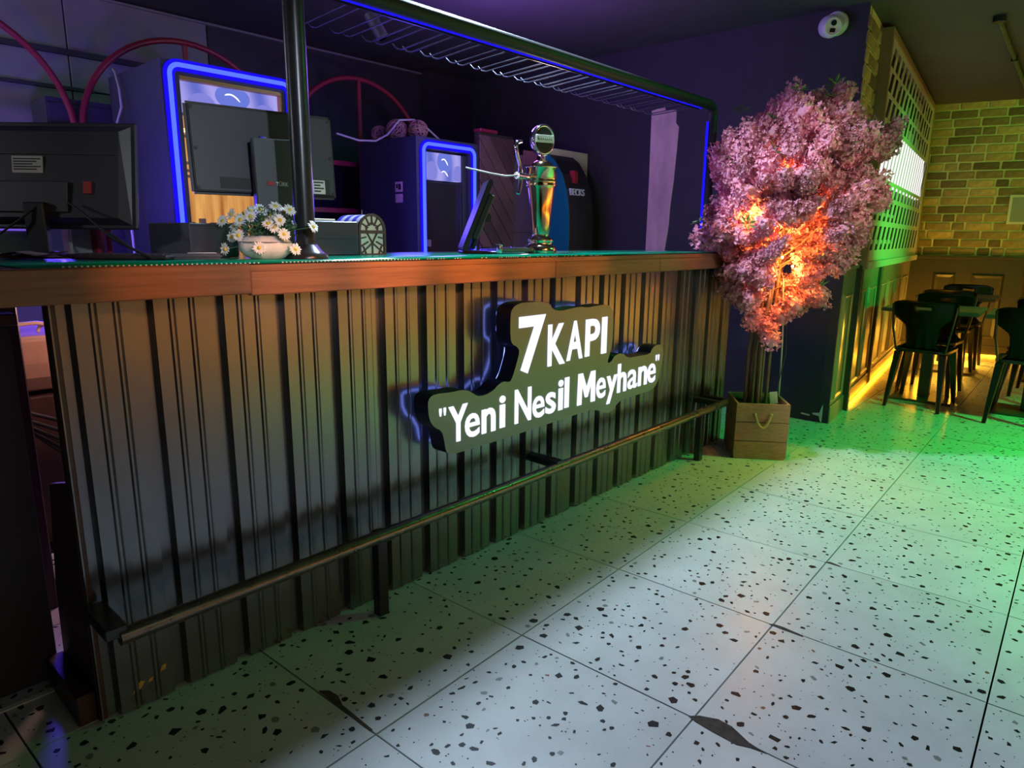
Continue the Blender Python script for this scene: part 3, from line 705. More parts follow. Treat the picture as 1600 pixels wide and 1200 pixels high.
mb = MB(); mb.box(0.80,YP+0.022,2.003,3.40,YP+0.034,2.013); mb.build('beam_light_strip', 'led_blue', oh)
mb = MB(); mb.box(3.462,YP+0.008,1.24,3.472,YP+0.02,1.94); mb.build('post_light_strip', 'led_blue', oh)
mb = MB(); mb.box(0.797,YP+0.004,1.26,0.803,YP+0.012,1.9); mb.build('pole_light_strip', 'led_blue', oh)
k = 0; x = 0.98
while x < 3.36:
    for dx in (0.0, 0.05):
        xx = x+dx
        mb = MB(); mb.tube([(xx,YP+0.02,2.0),(xx,YP+0.29,1.985),(xx-0.006,YP+0.31,1.99),(xx-0.01,YP+0.33,2.010)], 0.0028, 5); mb.build('hanger_wire', 'wire_dark', oh)
    x += 0.143
mb = MB(); mb.box(0.9,YP+0.026,1.995,3.38,YP+0.03,2.0025); mb.build('rack_bar', 'black_metal', oh)

# ------------------------------------------------------------------ things on the bar top
CT = ZT+0.0023
# left monitor seen from behind, rotated and leaning
def monitor_frame(loc, rz): return frame(loc, rz)
mon = thing('monitor', 'black computer monitor seen from behind with a paper rating label, leftmost on the bar', 'monitor', (0.165, 0.59, CT), math.radians(-48))
LT = Matrix.Rotation(math.radians(-9), 4, 'X')
def mbx(): m = MB(); m.X = Matrix.Translation((0,0,0.085)) @ LT @ Matrix.Diagonal((1,1,0.93,1)); return m
mb = mbx(); mb.box(-0.275,0.0,0.0,0.275,0.014,0.335); mb.build('screen_shell', 'plastic_black', mon, 0.004, world=False)
mb = mbx(); mb.add([(-0.26,0,0.012),(0.26,0,0.012),(0.26,0,0.322),(-0.26,0,0.322),(-0.235,-0.03,0.03),(0.235,-0.03,0.03),(0.235,-0.02,0.30),(-0.235,-0.02,0.30)], [(0,1,5,4),(1,2,6,5),(2,3,7,6),(3,0,4,7),(4,5,6,7)]); mb.build('back_cover', 'plastic_black', mon, world=False)
mb = mbx(); mb.box(-0.24,-0.0262,0.228,0.235,-0.0225,0.2305); mb.build('cover_ridge', 'plastic_dark', mon, world=False)
mb = mbx(); mb.box(-0.17,-0.036,0.045,0.09,-0.0285,0.142); mb.build('socket_cover', 'plastic_dark', mon, 0.003, world=False)
mb = mbx(); mb.X = mb.X @ Matrix.Translation((-0.03,-0.0262,0.195)) @ Matrix.Rotation(math.radians(2.5),4,'X'); mb.box(-0.045,-0.0013,-0.026,0.045,0.002,0.026); lab = mb.build('rating_label', 'label_white', mon, world=False)
mb = mbx(); mb.X = mb.X @ Matrix.Translation((-0.03,-0.0262,0.195)) @ Matrix.Rotation(math.radians(2.5),4,'X')
for q in range(5): mb.box(-0.04,-0.0016,0.015-q*0.008,0.04-(q%3)*0.012,-0.0011,0.019-q*0.008)
mb.build('label_print', 'ink', mon, world=False)
mb = mbx(); mb.box(0.135,-0.032,0.105,0.158,-0.026,0.142); mb.build('red_sticker', 'ink_red', mon, world=False)
mb = MB(); mb.box(-0.03,-0.045,0.012,0.03,-0.02,0.16); mb.build('stand_neck', 'plastic_black', mon, 0.004, world=False)
mb = MB(); mb.lathe([(0.13,0.0),(0.13,0.006),(0.06,0.014),(0.03,0.02)], 28, (0,-0.02,0), 1.0, 0.7); mb.build('stand_foot', 'plastic_black', mon, world=False)
mb = MB(); mb.tube([(0.10,-0.035,0.16),(0.16,-0.07,0.13),(0.22,-0.09,0.085),(0.26,-0.10,0.06),(0.30,-0.10,0.035),(0.36,-0.10,0.006)], [0.003,0.003,0.003,0.008,0.004,0.004], 8); mb.build('cable', 'cable_black', mon, world=False)
mb = MB(); mb.tube([(0.02,-0.04,0.155),(-0.03,-0.06,0.11),(-0.10,-0.07,0.06),(-0.16,-0.08,0.006)], 0.003, 8); mb.build('cable', 'cable_black', mon, world=False)

# keyboard, papers, menus, display case
o = thing('keyboard', 'low dark keyboard lying under the left monitor', 'keyboard', (0.30, 0.36, CT), math.radians(-40))
mb = MB(); mb.box(-0.13,-0.05,0,0.13,0.05,0.012); mb.build('key_base', 'plastic_black', o, 0.004, world=False)
mb = MB()
for a in range(11):
    for b in range(4): mb.box(-0.12+a*0.022,-0.042+b*0.022,0.012,-0.103+a*0.022,-0.024+b*0.022,0.016)
tag(mb.build('keys', 'plastic_dark', o, world=False), kind='stuff')
o = thing('receipt_papers', 'loose pinkish papers left of the monitor foot on the bar', 'paper', (0.06, 0.50, CT), math.radians(-30))
for q in range(3):
    mb = MB(); nn = 8; vs = []
    for a in range(nn+1):
        for b in (0, 1): vs.append((-0.10+0.2*a/nn+0.012*q, -0.06+0.12*b-0.006*q, 0.001+0.004*q+0.012*math.sin(a*0.7+q)**2))
    mb.add(vs+[(x, y, z+0.0012) for x, y, z in vs], [(2*a,2*a+1,2*a+3,2*a+2) for a in range(nn)]+[(18+2*a,18+2*a+2,18+2*a+3,18+2*a+1) for a in range(nn)]); mb.build('sheet', 'paper_pink', o, world=False)
for q, (x, m, w, lb) in enumerate([(0.350,'menu_cream',0.010,'pale spined folder standing under the left monitor, leftmost of the folders'),(0.430,'menu_red',0.016,'dark red folder standing under the left monitor, nearer the pale one'),(0.462,'menu_red',0.018,'dark red folder standing under the left monitor, rightmost of the folders')]):
    o = thing('menu_folder', lb, 'folder', (x-0.10, 0.70, CT), math.radians(8), 'folders standing under the left monitor')
    mb = MB(); mb.box(-w/2,-0.02,0.0,w/2,0.024,0.11); mb.build('cover', m, o, 0.002, world=False)
    mb = MB(); mb.box(-w/2+0.003,-0.0215,0.004,w/2-0.003,-0.0202,0.106); mb.build('spine_label', 'label_white' if q == 0 else 'menu_red', o, world=False)
o = thing('grey_menu', 'wide grey menu board standing between the folders under the left monitor', 'menu', (0.290, 0.715, CT), math.radians(-6))
mb = MB(); mb.box(-0.032,0,0,0.035,0.012,0.112); mb.build('cover', 'grey_panel', o, 0.002, world=False)
o = thing('glass_display_case', 'small glass display case with a violet lit edge behind the left papers', 'case', (0.02, 0.74, CT), math.radians(-20))
mb = MB(); mb.box(-0.17,0.0,0.0,0.15,0.006,0.085); mb.build('glass_front', 'grey_panel', o, 0.001, world=False)
mb = MB(); mb.box(-0.17,-0.004,0.078,0.15,-0.0005,0.085); mb.box(0.143,-0.004,0.0,0.15,-0.0005,0.077); mb.build('lit_edge', 'candy_violet', o, world=False)
o = thing('candy_jar', 'jar of red and coloured sweets behind the left edge of the monitor', 'jar', (-0.10, 0.92, 1.12))
mb = MB(); mb.lathe([(0.05,0),(0.06,0.02),(0.06,0.19),(0.045,0.21)], 20, (0,0,0)); mb.build('jar_body', 'cooler_black', o, world=False)
mb = MB(); mb.lathe([(0.05,0.2105),(0.05,0.235)], 20, (0,0,0)); mb.build('jar_lid', 'candy_red', o, world=False)
rr = random.Random(8)
for q in range(14):
    w = rr.uniform(3.6, 6.0); mb = MB(); mb.sphere((0.062*math.cos(w), 0.062*math.sin(w), rr.uniform(0.03,0.18)), 0.009, 8, 5); mb.build('sweet', rr.choice(['candy_red','paint_yellow','casket_stripe','petal_pink']), o, world=False)
o_ = o
mb = MB(); mb.box(-0.6,0.75,0,0.10,1.05,1.118); mb.box(-0.6,0.74,1.07,0.11,1.06,1.119)
tag(mb.build('back_shelf_unit', 'end_wood', None, 0.004), 'dark low shelf unit behind the left end of the bar', 'shelf')

# black box beside the monitor
o = thing('black_box', 'plain black box on the bar between the two screens', 'box', (0.56, 0.40, CT), math.radians(-2))
mb = MB(); mb.X = Matrix.Rotation(math.radians(20),4,'Z')
mb.box(-0.115,-0.06,0.0,0.075,0.12,0.107); mb.build('carton', 'plastic_dark', o, 0.003, world=False)
mb = MB(); mb.X = Matrix.Rotation(math.radians(20),4,'Z'); mb.box(-0.112,-0.0605,0.098,0.072,-0.0602,0.1005); mb.build('lid_seam', 'ink', o, world=False)
o = thing('card_reader', 'flat black card reader with a pale slip lying before the black box', 'card reader', (0.475, 0.30, CT), math.radians(-20))
mb = MB(); mb.box(-0.075,-0.035,0,0.075,0.035,0.016); mb.build('body', 'plastic_black', o, 0.006, 2, world=False)
mb = MB(); mb.box(-0.02,-0.02,0.0165,0.06,0.02,0.018); mb.build('slip', 'label_white', o, world=False)

# POS screen with its stand column
pos = thing('pos_terminal', 'black point of sale screen seen from behind on a grey column, beside the pole', 'screen', (0.80, 0.38, CT), math.radians(-9))
PT = Matrix.Translation((-0.02,0.0,0.2)) @ Matrix.Rotation(math.radians(-5),4,'X')
def pb(): m = MB(); m.X = PT; return m
mb = pb(); mb.box(-0.245,0.0,0.0,0.245,0.022,0.285); mb.build('screen_shell', 'plastic_black', pos, 0.008, 2, world=False)
mb = pb(); mb.box(-0.237,-0.008,0.008,0.237,-0.0002,0.277); mb.build('back_cover', 'plastic_dark', pos, 0.006, 2, world=False)
mb = pb(); mb.box(-0.16,-0.0105,0.02,0.06,-0.0082,0.055); mb.build('socket_recess', 'ink', pos, world=False)
for (a, b) in [(-0.228,0.018),(-0.228,0.265),(0.228,0.018),(0.228,0.265),(-0.225,0.14),(0.226,0.14)]:
    mb = pb(); mb.tube([(a,-0.0078,b),(a,-0.0105,b)], 0.006, 10); mb.build('screw', 'ink', pos, world=False)
mb = pb(); mb.box(-0.03,-0.035,0.15,-0.005,-0.0085,0.19); mb.build('hinge', 'chrome', pos, 0.002, world=False)
mb = MB(); mb.X = Matrix.Translation((0.0,-0.045,0)); mb.add([(-0.085,-0.03,0),(0.085,-0.03,0),(0.085,0.02,0),(-0.085,0.02,0),(-0.085,-0.008,0.38),(0.055,-0.008,0.385),(0.055,0.015,0.385),(-0.085,0.015,0.38)], [(0,3,2,1),(4,5,6,7),(0,1,5,4),(1,2,6,5),(2,3,7,6),(3,0,4,7)]); mb.build('column', 'pos_grey', pos, 0.004, world=False)
mb = MB(); text_fit(mb, 'TÜRK', Matrix.Translation((0,-0.0655,0)), -0.020, 0.022, 0.232, 0.248, 0.0012, 0.02); mb.build('column_lettering', 'text_white', pos, world=False)
mb = MB(); mb.box(-0.048,-0.0662,0.233,-0.026,-0.065,0.245); mb.build('column_mark', 'ink_red', pos, world=False)
mb = MB(); mb.box(-0.10,-0.12,0,0.10,0.06,0.016); mb.build('foot', 'plastic_black', pos, 0.006, 2, world=False)
mb = pb(); mb.box(0.150,-0.0105,0.012,0.215,-0.0083,0.065); mb.build('label_mount', 'ink', pos, world=False)
mb = pb(); mb.box(0.152,-0.0118,0.015,0.197,-0.0107,0.062); mb.build('rating_label', 'label_white', pos, world=False)
mb = pb()
for q in range(4): mb.box(0.156,-0.0122,0.052-q*0.010,0.192-(q%2)*0.012,-0.0119,0.057-q*0.010)
mb.build('label_print', 'ink', pos, world=False)

# printer box + goods on it
o = thing('receipt_printer', 'long low black box behind the pole, left of the lattice casket', 'box', (1.04, 0.44, CT), math.radians(-4))
mb = MB(); mb.box(-0.15,-0.05,0.0,0.10,0.13,0.125); mb.build('body', 'plastic_dark', o, 0.004, world=False)
mb = MB(); mb.box(-0.13,-0.0515,0.06,0.08,-0.0502,0.062); mb.build('lid_seam', 'ink', o, world=False)
o = thing('cream_tray', 'thin cream tray lying on the long black box', 'tray', (1.0, 0.46, CT+0.1255))
mb = MB(); mb.box(-0.06,-0.04,0,0.06,0.04,0.008); mb.build('base', 'casket_pane', o, 0.002)
o['label'] = 'thin cream tray lying on the long black box behind the pole'
for v in o.children: v.data.transform(Matrix.Translation((1.0,0.46,CT+0.1255)))
# casket
cas = thing('lattice_casket', 'small dark wooden casket with a domed lid and cream lattice front', 'casket', (1.225, 0.42, CT), math.radians(2))
r_ = 0.062; dep = 0.16
def arch_poly(r, h, n=12): return [(-r,0),(r,0),(r,h)]+[(r*math.cos(PI*k/n), h+r*math.sin(PI*k/n)) for k in range(1, n)]+[(-r,h)]
mb = MB(); mb.prism(arch_poly(r_-0.004, 0.092), 0.006, dep); mb.build('body', 'casket_wood', cas, world=False)
for q in range(6):
    mb = MB(); vs = []; fs = []; n = 12; y0 = 0.012+q*0.0245; y1 = y0+0.0235
    for k in range(n+1):
        w = PI*k/n
        for yy in (y0, y1): vs.append((r_*math.cos(w), yy, 0.092+r_*math.sin(w)))
    for k in range(n): fs.append((2*k, 2*k+1, 2*k+3, 2*k+2))
    mb.add(vs, fs, True); mb.build('lid_band', 'casket_stripe' if q % 2 else 'casket_band', cas, world=False)
mb = MB(); mb.prism(arch_poly(r_-0.006, 0.092), 0.001, 0.0055); mb.build('cream_pane', 'casket_pane', cas, world=False)
lat = MB()
def bar2(mb, a, b, w, y0, y1):
    a, b = Vector(a), Vector(b); t = (b-a).normalized(); nn = Vector((-t.y, t.x))*w/2
    mb.prism([tuple(a+nn), tuple(b+nn), tuple(b-nn), tuple(a-nn)], y0, y1)
H = 0.092
lp = arch_poly(r_, H, 16)
for i in range(len(lp)): bar2(lat, lp[i], lp[(i+1) % len(lp)], 0.009, -0.006, 0.0009)
bar2(lat, (-r_,H-0.004), (r_,H-0.004), 0.012, -0.006, 0.0009)
for k in range(1, 6):
    w = PI*k/6; bar2(lat, (0.022*math.cos(w), H+0.022*math.sin(w)), (r_*math.cos(w), H+r_*math.sin(w)), 0.0048, -0.005, 0.0009)
for k in range(6):
    w, w2 = PI*k/6, PI*(k+1)/6; a = 0.034 if k % 2 else 0.026; b = 0.026 if k % 2 else 0.034
    bar2(lat, (a*math.cos(w), H+a*math.sin(w)), (b*math.cos(w2), H+b*math.sin(w2)), 0.0045, -0.005, 0.0009)
for (a, b) in [((-r_,0.0),(0.0,0.045)),((r_,0.0),(0.0,0.045)),((-r_,0.03),(-0.02,0.05)),((r_,0.03),(0.02,0.05)),((-0.03,H),(0.0,0.045)),((0.03,H),(0.0,0.045)),((0,0),(0,0.045)),((-0.03,0),(-0.045,0.032)),((0.03,0),(0.045,0.032)),((-r_,0.062),(-0.03,0.068)),((r_,0.062),(0.03,0.068))]:
    bar2(lat, a, b, 0.005, -0.005, 0.0009)
lat.build('lattice_front', 'casket_wood', cas, world=False)
mb = MB(); mb.tube([(0.03,dep*0.6,0.150),(0.03,dep*0.6,0.175)], 0.003, 6); mb.build('pin', 'chrome', cas, world=False)
o = thing('amber_bottle', 'slim amber lit bottle standing just right of the lattice casket', 'bottle', (1.315, 0.50, CT))
mb = MB(); mb.lathe([(0.014,0),(0.014,0.06),(0.006,0.078),(0.006,0.10)], 12, (0,0,0)); mb.build('body', 'bronze', o, world=False)
mb = MB(); mb.lathe([(0.0075,0.1005),(0.0075,0.115)], 12, (0,0,0)); mb.build('cap', 'label_white', o, world=False)

# pot of daisies
pot = thing('pot_of_daisies', 'white rounded pot of daisies on the bar before the pole', 'flower pot', (0.65, 0.19, CT-0.001))
mb = MB(); mb.lathe([(0.042,0.0),(0.054,0.004),(0.074,0.020),(0.081,0.036),(0.077,0.052),(0.064,0.066),(0.056,0.071),(0.048,0.068)], 28, (0,0,0))
for i, v in enumerate(mb.v):
    w = math.atan2(v[1], v[0]); s = 1+0.04*math.cos(8*w); mb.v[i] = (v[0]*s, v[1]*s, v[2])
mb.build('pot', 'pot_white', pot, world=False)
mb = MB(); mb.tube([(0.0765*math.cos(2*PI*k/28)*1.02, 0.0765*math.sin(2*PI*k/28)*1.02, 0.052) for k in range(28)], 0.002, 5, closed=True); mb.build('pot_rim_cord', 'grey_panel', pot, world=False)
fo = MB(); rr = random.Random(21)
for q in range(760):
    w = rr.uniform(0, 2*PI); e = rr.uniform(0.15, 1.35); R = rr.uniform(0.03, 0.105)
    c = Vector((R*math.cos(w)*math.cos(e)*1.0, R*math.sin(w)*math.cos(e), 0.060+R*math.sin(e)*0.95))
    d = Vector((rr.uniform(-1,1), rr.uniform(-1,1), rr.uniform(-0.2,1))).normalized()*rr.uniform(0.012,0.024)
    s = d.cross(Vector((rr.uniform(-1,1), rr.uniform(-1,1), rr.uniform(-1,1)))).normalized()*0.0032
    fo.add([c, c+d*0.5+s, c+d, c+d*0.5-s], [(0,1,2,3)])
tag(fo.build('foliage', 'leaf', pot, world=False), kind='stuff')
def daisy_mesh(seed):
    rr = random.Random(seed); mb = MB(); n = 15
    for k in range(n):
        w = 2*PI*k/n+rr.uniform(-0.1,0.1); L_ = rr.uniform(0.0185,0.0225); h = rr.uniform(-0.003,0.004); wd = 0.0034
        c, s_ = math.cos(w), math.sin(w)
        pts = [(0.004,-wd*0.4,0),(L_*0.7,-wd,h*0.7+0.0015),(L_,0,h),(L_*0.7,wd,h*0.7+0.0015),(0.004,wd*0.4,0)]
        mb.add([(x*c-y*s_, x*s_+y*c, z) for x, y, z in pts], [(0,1,2,3,4)])
    return mb.mesh('daisy', 'petal_white')
DM = [daisy_mesh(s) for s in range(3)]
em = MB(); em.sphere((0,0,0.001), 0.0062, 10, 5, 1, 1, 0.6); EM = em.mesh('flower_eye', 'daisy_eye')
view = Vector((-0.6,-1.0,0.35)).normalized()
spots = [(-0.135,0.02,0.115),(-0.095,-0.02,0.068),(-0.082,-0.03,0.098),(-0.055,-0.055,0.118),(-0.062,-0.06,0.072),(-0.03,-0.03,0.145),(-0.005,-0.02,0.15),(0.045,-0.03,0.160),(0.085,-0.02,0.150),(0.062,-0.05,0.118),(0.03,-0.06,0.108),(0.075,-0.06,0.077),(0.155,-0.02,0.100),(0.10,-0.035,0.032),(0.005,-0.082,0.036),(-0.11,-0.045,0.03),(-0.02,-0.065,0.128),(0.02,-0.01,0.135),(0.045,-0.055,0.098),(-0.045,0.02,0.15),(0.055,0.03,0.145),(-0.10,0.0,0.135),(0.0,0.06,0.14),(-0.07,0.06,0.11),(0.09,0.05,0.10)]
rr = random.Random(4); stems = MB()
for q, p in enumerate(spots):
    a = Vector(p); ax = Vector((0.70,-0.71,0)); ay = Vector((0.71,0.70,0))
    pp = Vector((0,0,0.0))+ax*a.x+ay*(a.y)+Vector((0,0,a.z))
    d = (Vector((pp.x, pp.y, 0.5*(pp.z-0.05))).normalized()*0.7+view*0.9+Vector((rr.uniform(-0.3,0.3), rr.uniform(-0.3,0.3), rr.uniform(-0.2,0.3)))).normalized()
    o = link('daisy', DM[q % 3], pot); o.location = pp; o.rotation_euler = d.to_track_quat('Z', 'Y').to_euler()
    e = link('flower_eye', EM, o)
    stems.tube([(pp.x*0.25, pp.y*0.25, 0.065), ((pp.x*0.6), pp.y*0.6, 0.065+(pp.z-0.065)*0.7), tuple(pp-d*0.002)], 0.0012, 4, cap=False)
stems.build('stems', 'leaf', pot, world=False)

# beer tap tower
tap = thing('beer_tap_tower', 'polished brass beer tap tower with an oval badge on the bar top', 'beer tap', (2.12, 0.30, CT))
mb = MB(); mb.lathe([(0.075,0),(0.078,0.006),(0.078,0.03),(0.06,0.036),(0.055,0.05),(0.062,0.056),(0.062,0.064),(0.042,0.072),(0.040,0.085)], 32, (0,0,0)); mb.build('base', 'brass', tap, world=False)
mb = MB(); mb.lathe([(0.038,0.0855),(0.043,0.10),(0.052,0.20),(0.064,0.295),(0.067,0.305)], 32, (0,0,0)); mb.build('column', 'brass', tap, world=False)
mb = MB(); mb.lathe([(0.070,0.3055),(0.073,0.312),(0.068,0.318),(0.074,0.326),(0.074,0.330),(0.068,0.334),(0.070,0.338),(0.070,0.385),(0.076,0.388),(0.076,0.393)], 32, (0,0,0)); mb.build('head', 'brass', tap, world=False)
mb = MB(); mb.lathe([(0.05,0.3935),(0.046,0.41),(0.03,0.422),(0.008,0.427),(0.008,0.452)], 24, (0,0,0)); mb.build('dome_cap', 'brass', tap, world=False)
BMx = Matrix.Translation((0.0,0,0.515)) @ Matrix.Rotation(math.radians(-20),4,'Z') @ Matrix.Rotation(math.radians(90),4,'X')
mb = MB(); mb.X = BMx; mb.lathe([(0.052,-0.024),(0.062,-0.018),(0.064,0.0),(0.062,0.018),(0.054,0.022),(0.050,0.016)], 32, (0,0,0), 0.92, 1.1); mb.build('badge_ring', 'chrome', tap, world=False)
mb = MB(); mb.X = BMx; mb.lathe([(0.049,0.0165),(0.044,0.019),(0.044,0.0205)], 32, (0,0,0), 0.92, 1.1); mb.build('badge_face', 'cooler_black', tap, world=False)
mb = MB(); mb.X = BMx; mb.box(-0.048,-0.014,0.021,0.048,0.020,0.024); mb.build('badge_plate', 'label_white', tap, 0.001, world=False)
mb = MB(); mb.X = BMx
for q, (a, w, h, dy) in enumerate([(-0.038,0.010,0.014,0),(-0.026,0.003,0.010,-0.001),(-0.020,0.008,0.009,0),(-0.009,0.007,0.008,0.001),(0.001,0.007,0.009,0),(0.011,0.008,0.008,0),(0.022,0.006,0.009,0.001),(0.031,0.007,0.010,0)]):
    mb.box(a, -0.003+dy, 0.0242, a+w, -0.003+dy+h*0.35, 0.0248); mb.box(a, -0.003+dy, 0.0242, a+w*0.35, -0.003+dy+h, 0.0248)
mb.build('badge_lettering', 'ink', tap, world=False)
mb = MB(); mb.tube([(-0.06,-0.012,0.345),(-0.10,-0.02,0.345),(-0.125,-0.026,0.340)], [0.012,0.010,0.012], 12); mb.tube([(-0.12,-0.026,0.34),(-0.16,-0.032,0.34)], 0.010, 12); mb.tube([(-0.16,-0.032,0.34),(-0.225,-0.045,0.34)], 0.016, 12); mb.build('tap_body', 'chrome', tap, world=False)
mb = MB(); mb.tube([(-0.19,-0.038,0.335),(-0.197,-0.040,0.30),(-0.212,-0.042,0.262)], [0.012,0.010,0.009], 12); mb.build('spout', 'chrome', tap, world=False)
mb = MB(); mb.tube([(-0.195,-0.038,0.35),(-0.20,-0.040,0.39),(-0.222,-0.044,0.43),(-0.235,-0.046,0.462),(-0.222,-0.044,0.482),(-0.185,-0.037,0.488)], [0.011,0.008,0.008,0.010,0.010,0.006], 10); mb.build('tap_handle', 'chrome', tap, world=False)
mb = MB(); mb.tube([(-0.225,-0.045,0.34),(-0.27,-0.02,0.335),(-0.33,0.02,0.345),(-0.42,0.08,0.365)], 0.004, 8); mb.build('beer_line', 'cable_white', tap, world=False)
o = thing('drip_tray', 'low steel drip tray on feet left of the beer tap', 'tray', (1.965, 0.33, CT))
mb = MB(); mb.box(-0.15,-0.05,0.006,0.085,0.08,0.024); mb.build('pan', 'steel', o, 0.003, world=False)
mb = MB()
for q in range(10): mb.box(-0.145+q*0.0225,-0.045,0.0245,-0.136+q*0.0225,0.075,0.027)
mb.build('grid', 'chrome', o, world=False)
for (a, b) in [(-0.14,-0.042),(0.075,-0.042)]:
    mb = MB(); mb.tube([(a,b,0.0),(a,b,0.0055)], 0.008, 10); mb.build('foot', 'ink', o, world=False)

# tilted touch screen
tab = thing('touch_screen', 'black touch screen seen edge on, leaning back on its stand left of the tap', 'screen', (1.80, 0.42, CT), math.radians(-38))
TX = Matrix.Translation((-0.05,0.0,0.012)) @ Matrix.Rotation(math.radians(22),4,'Y')
mb = MB(); mb.X = TX; mb.box(-0.022,-0.10,0.0,0.0,0.13,0.325); mb.build('screen_shell', 'plastic_black', tab, 0.005, 2, world=False)
mb = MB(); mb.X = TX; mb.box(0.0005,-0.08,0.06,0.03,0.11,0.27); mb.build('back_cover', 'plastic_dark', tab, 0.005, world=False)
mb = MB(); mb.X = TX; mb.tube([(0.032,-0.06,0.17),(0.032,0.06,0.17)], 0.022, 12); mb.build('hinge', 'plastic_black', tab, world=False)
mb = MB(); mb.X = TX; mb.box(0.02,-0.04,0.02,0.038,0.06,0.15); mb.build('stand_leg', 'plastic_dark', tab, 0.004, world=False)
mb = MB(); mb.box(-0.07,-0.09,0.0,0.10,0.10,0.011); mb.build('foot', 'plastic_black', tab, 0.004, world=False)
o = thing('blue_glass', 'little glass glinting blue at the foot of the touch screen', 'glass', (1.80, 0.27, CT))
mb = MB(); mb.lathe([(0.010,0),(0.014,0.01),(0.016,0.04),(0.014,0.042),(0.011,0.012)], 14, (0,0,0)); mb.build('cup', 'chrome', o, world=False)

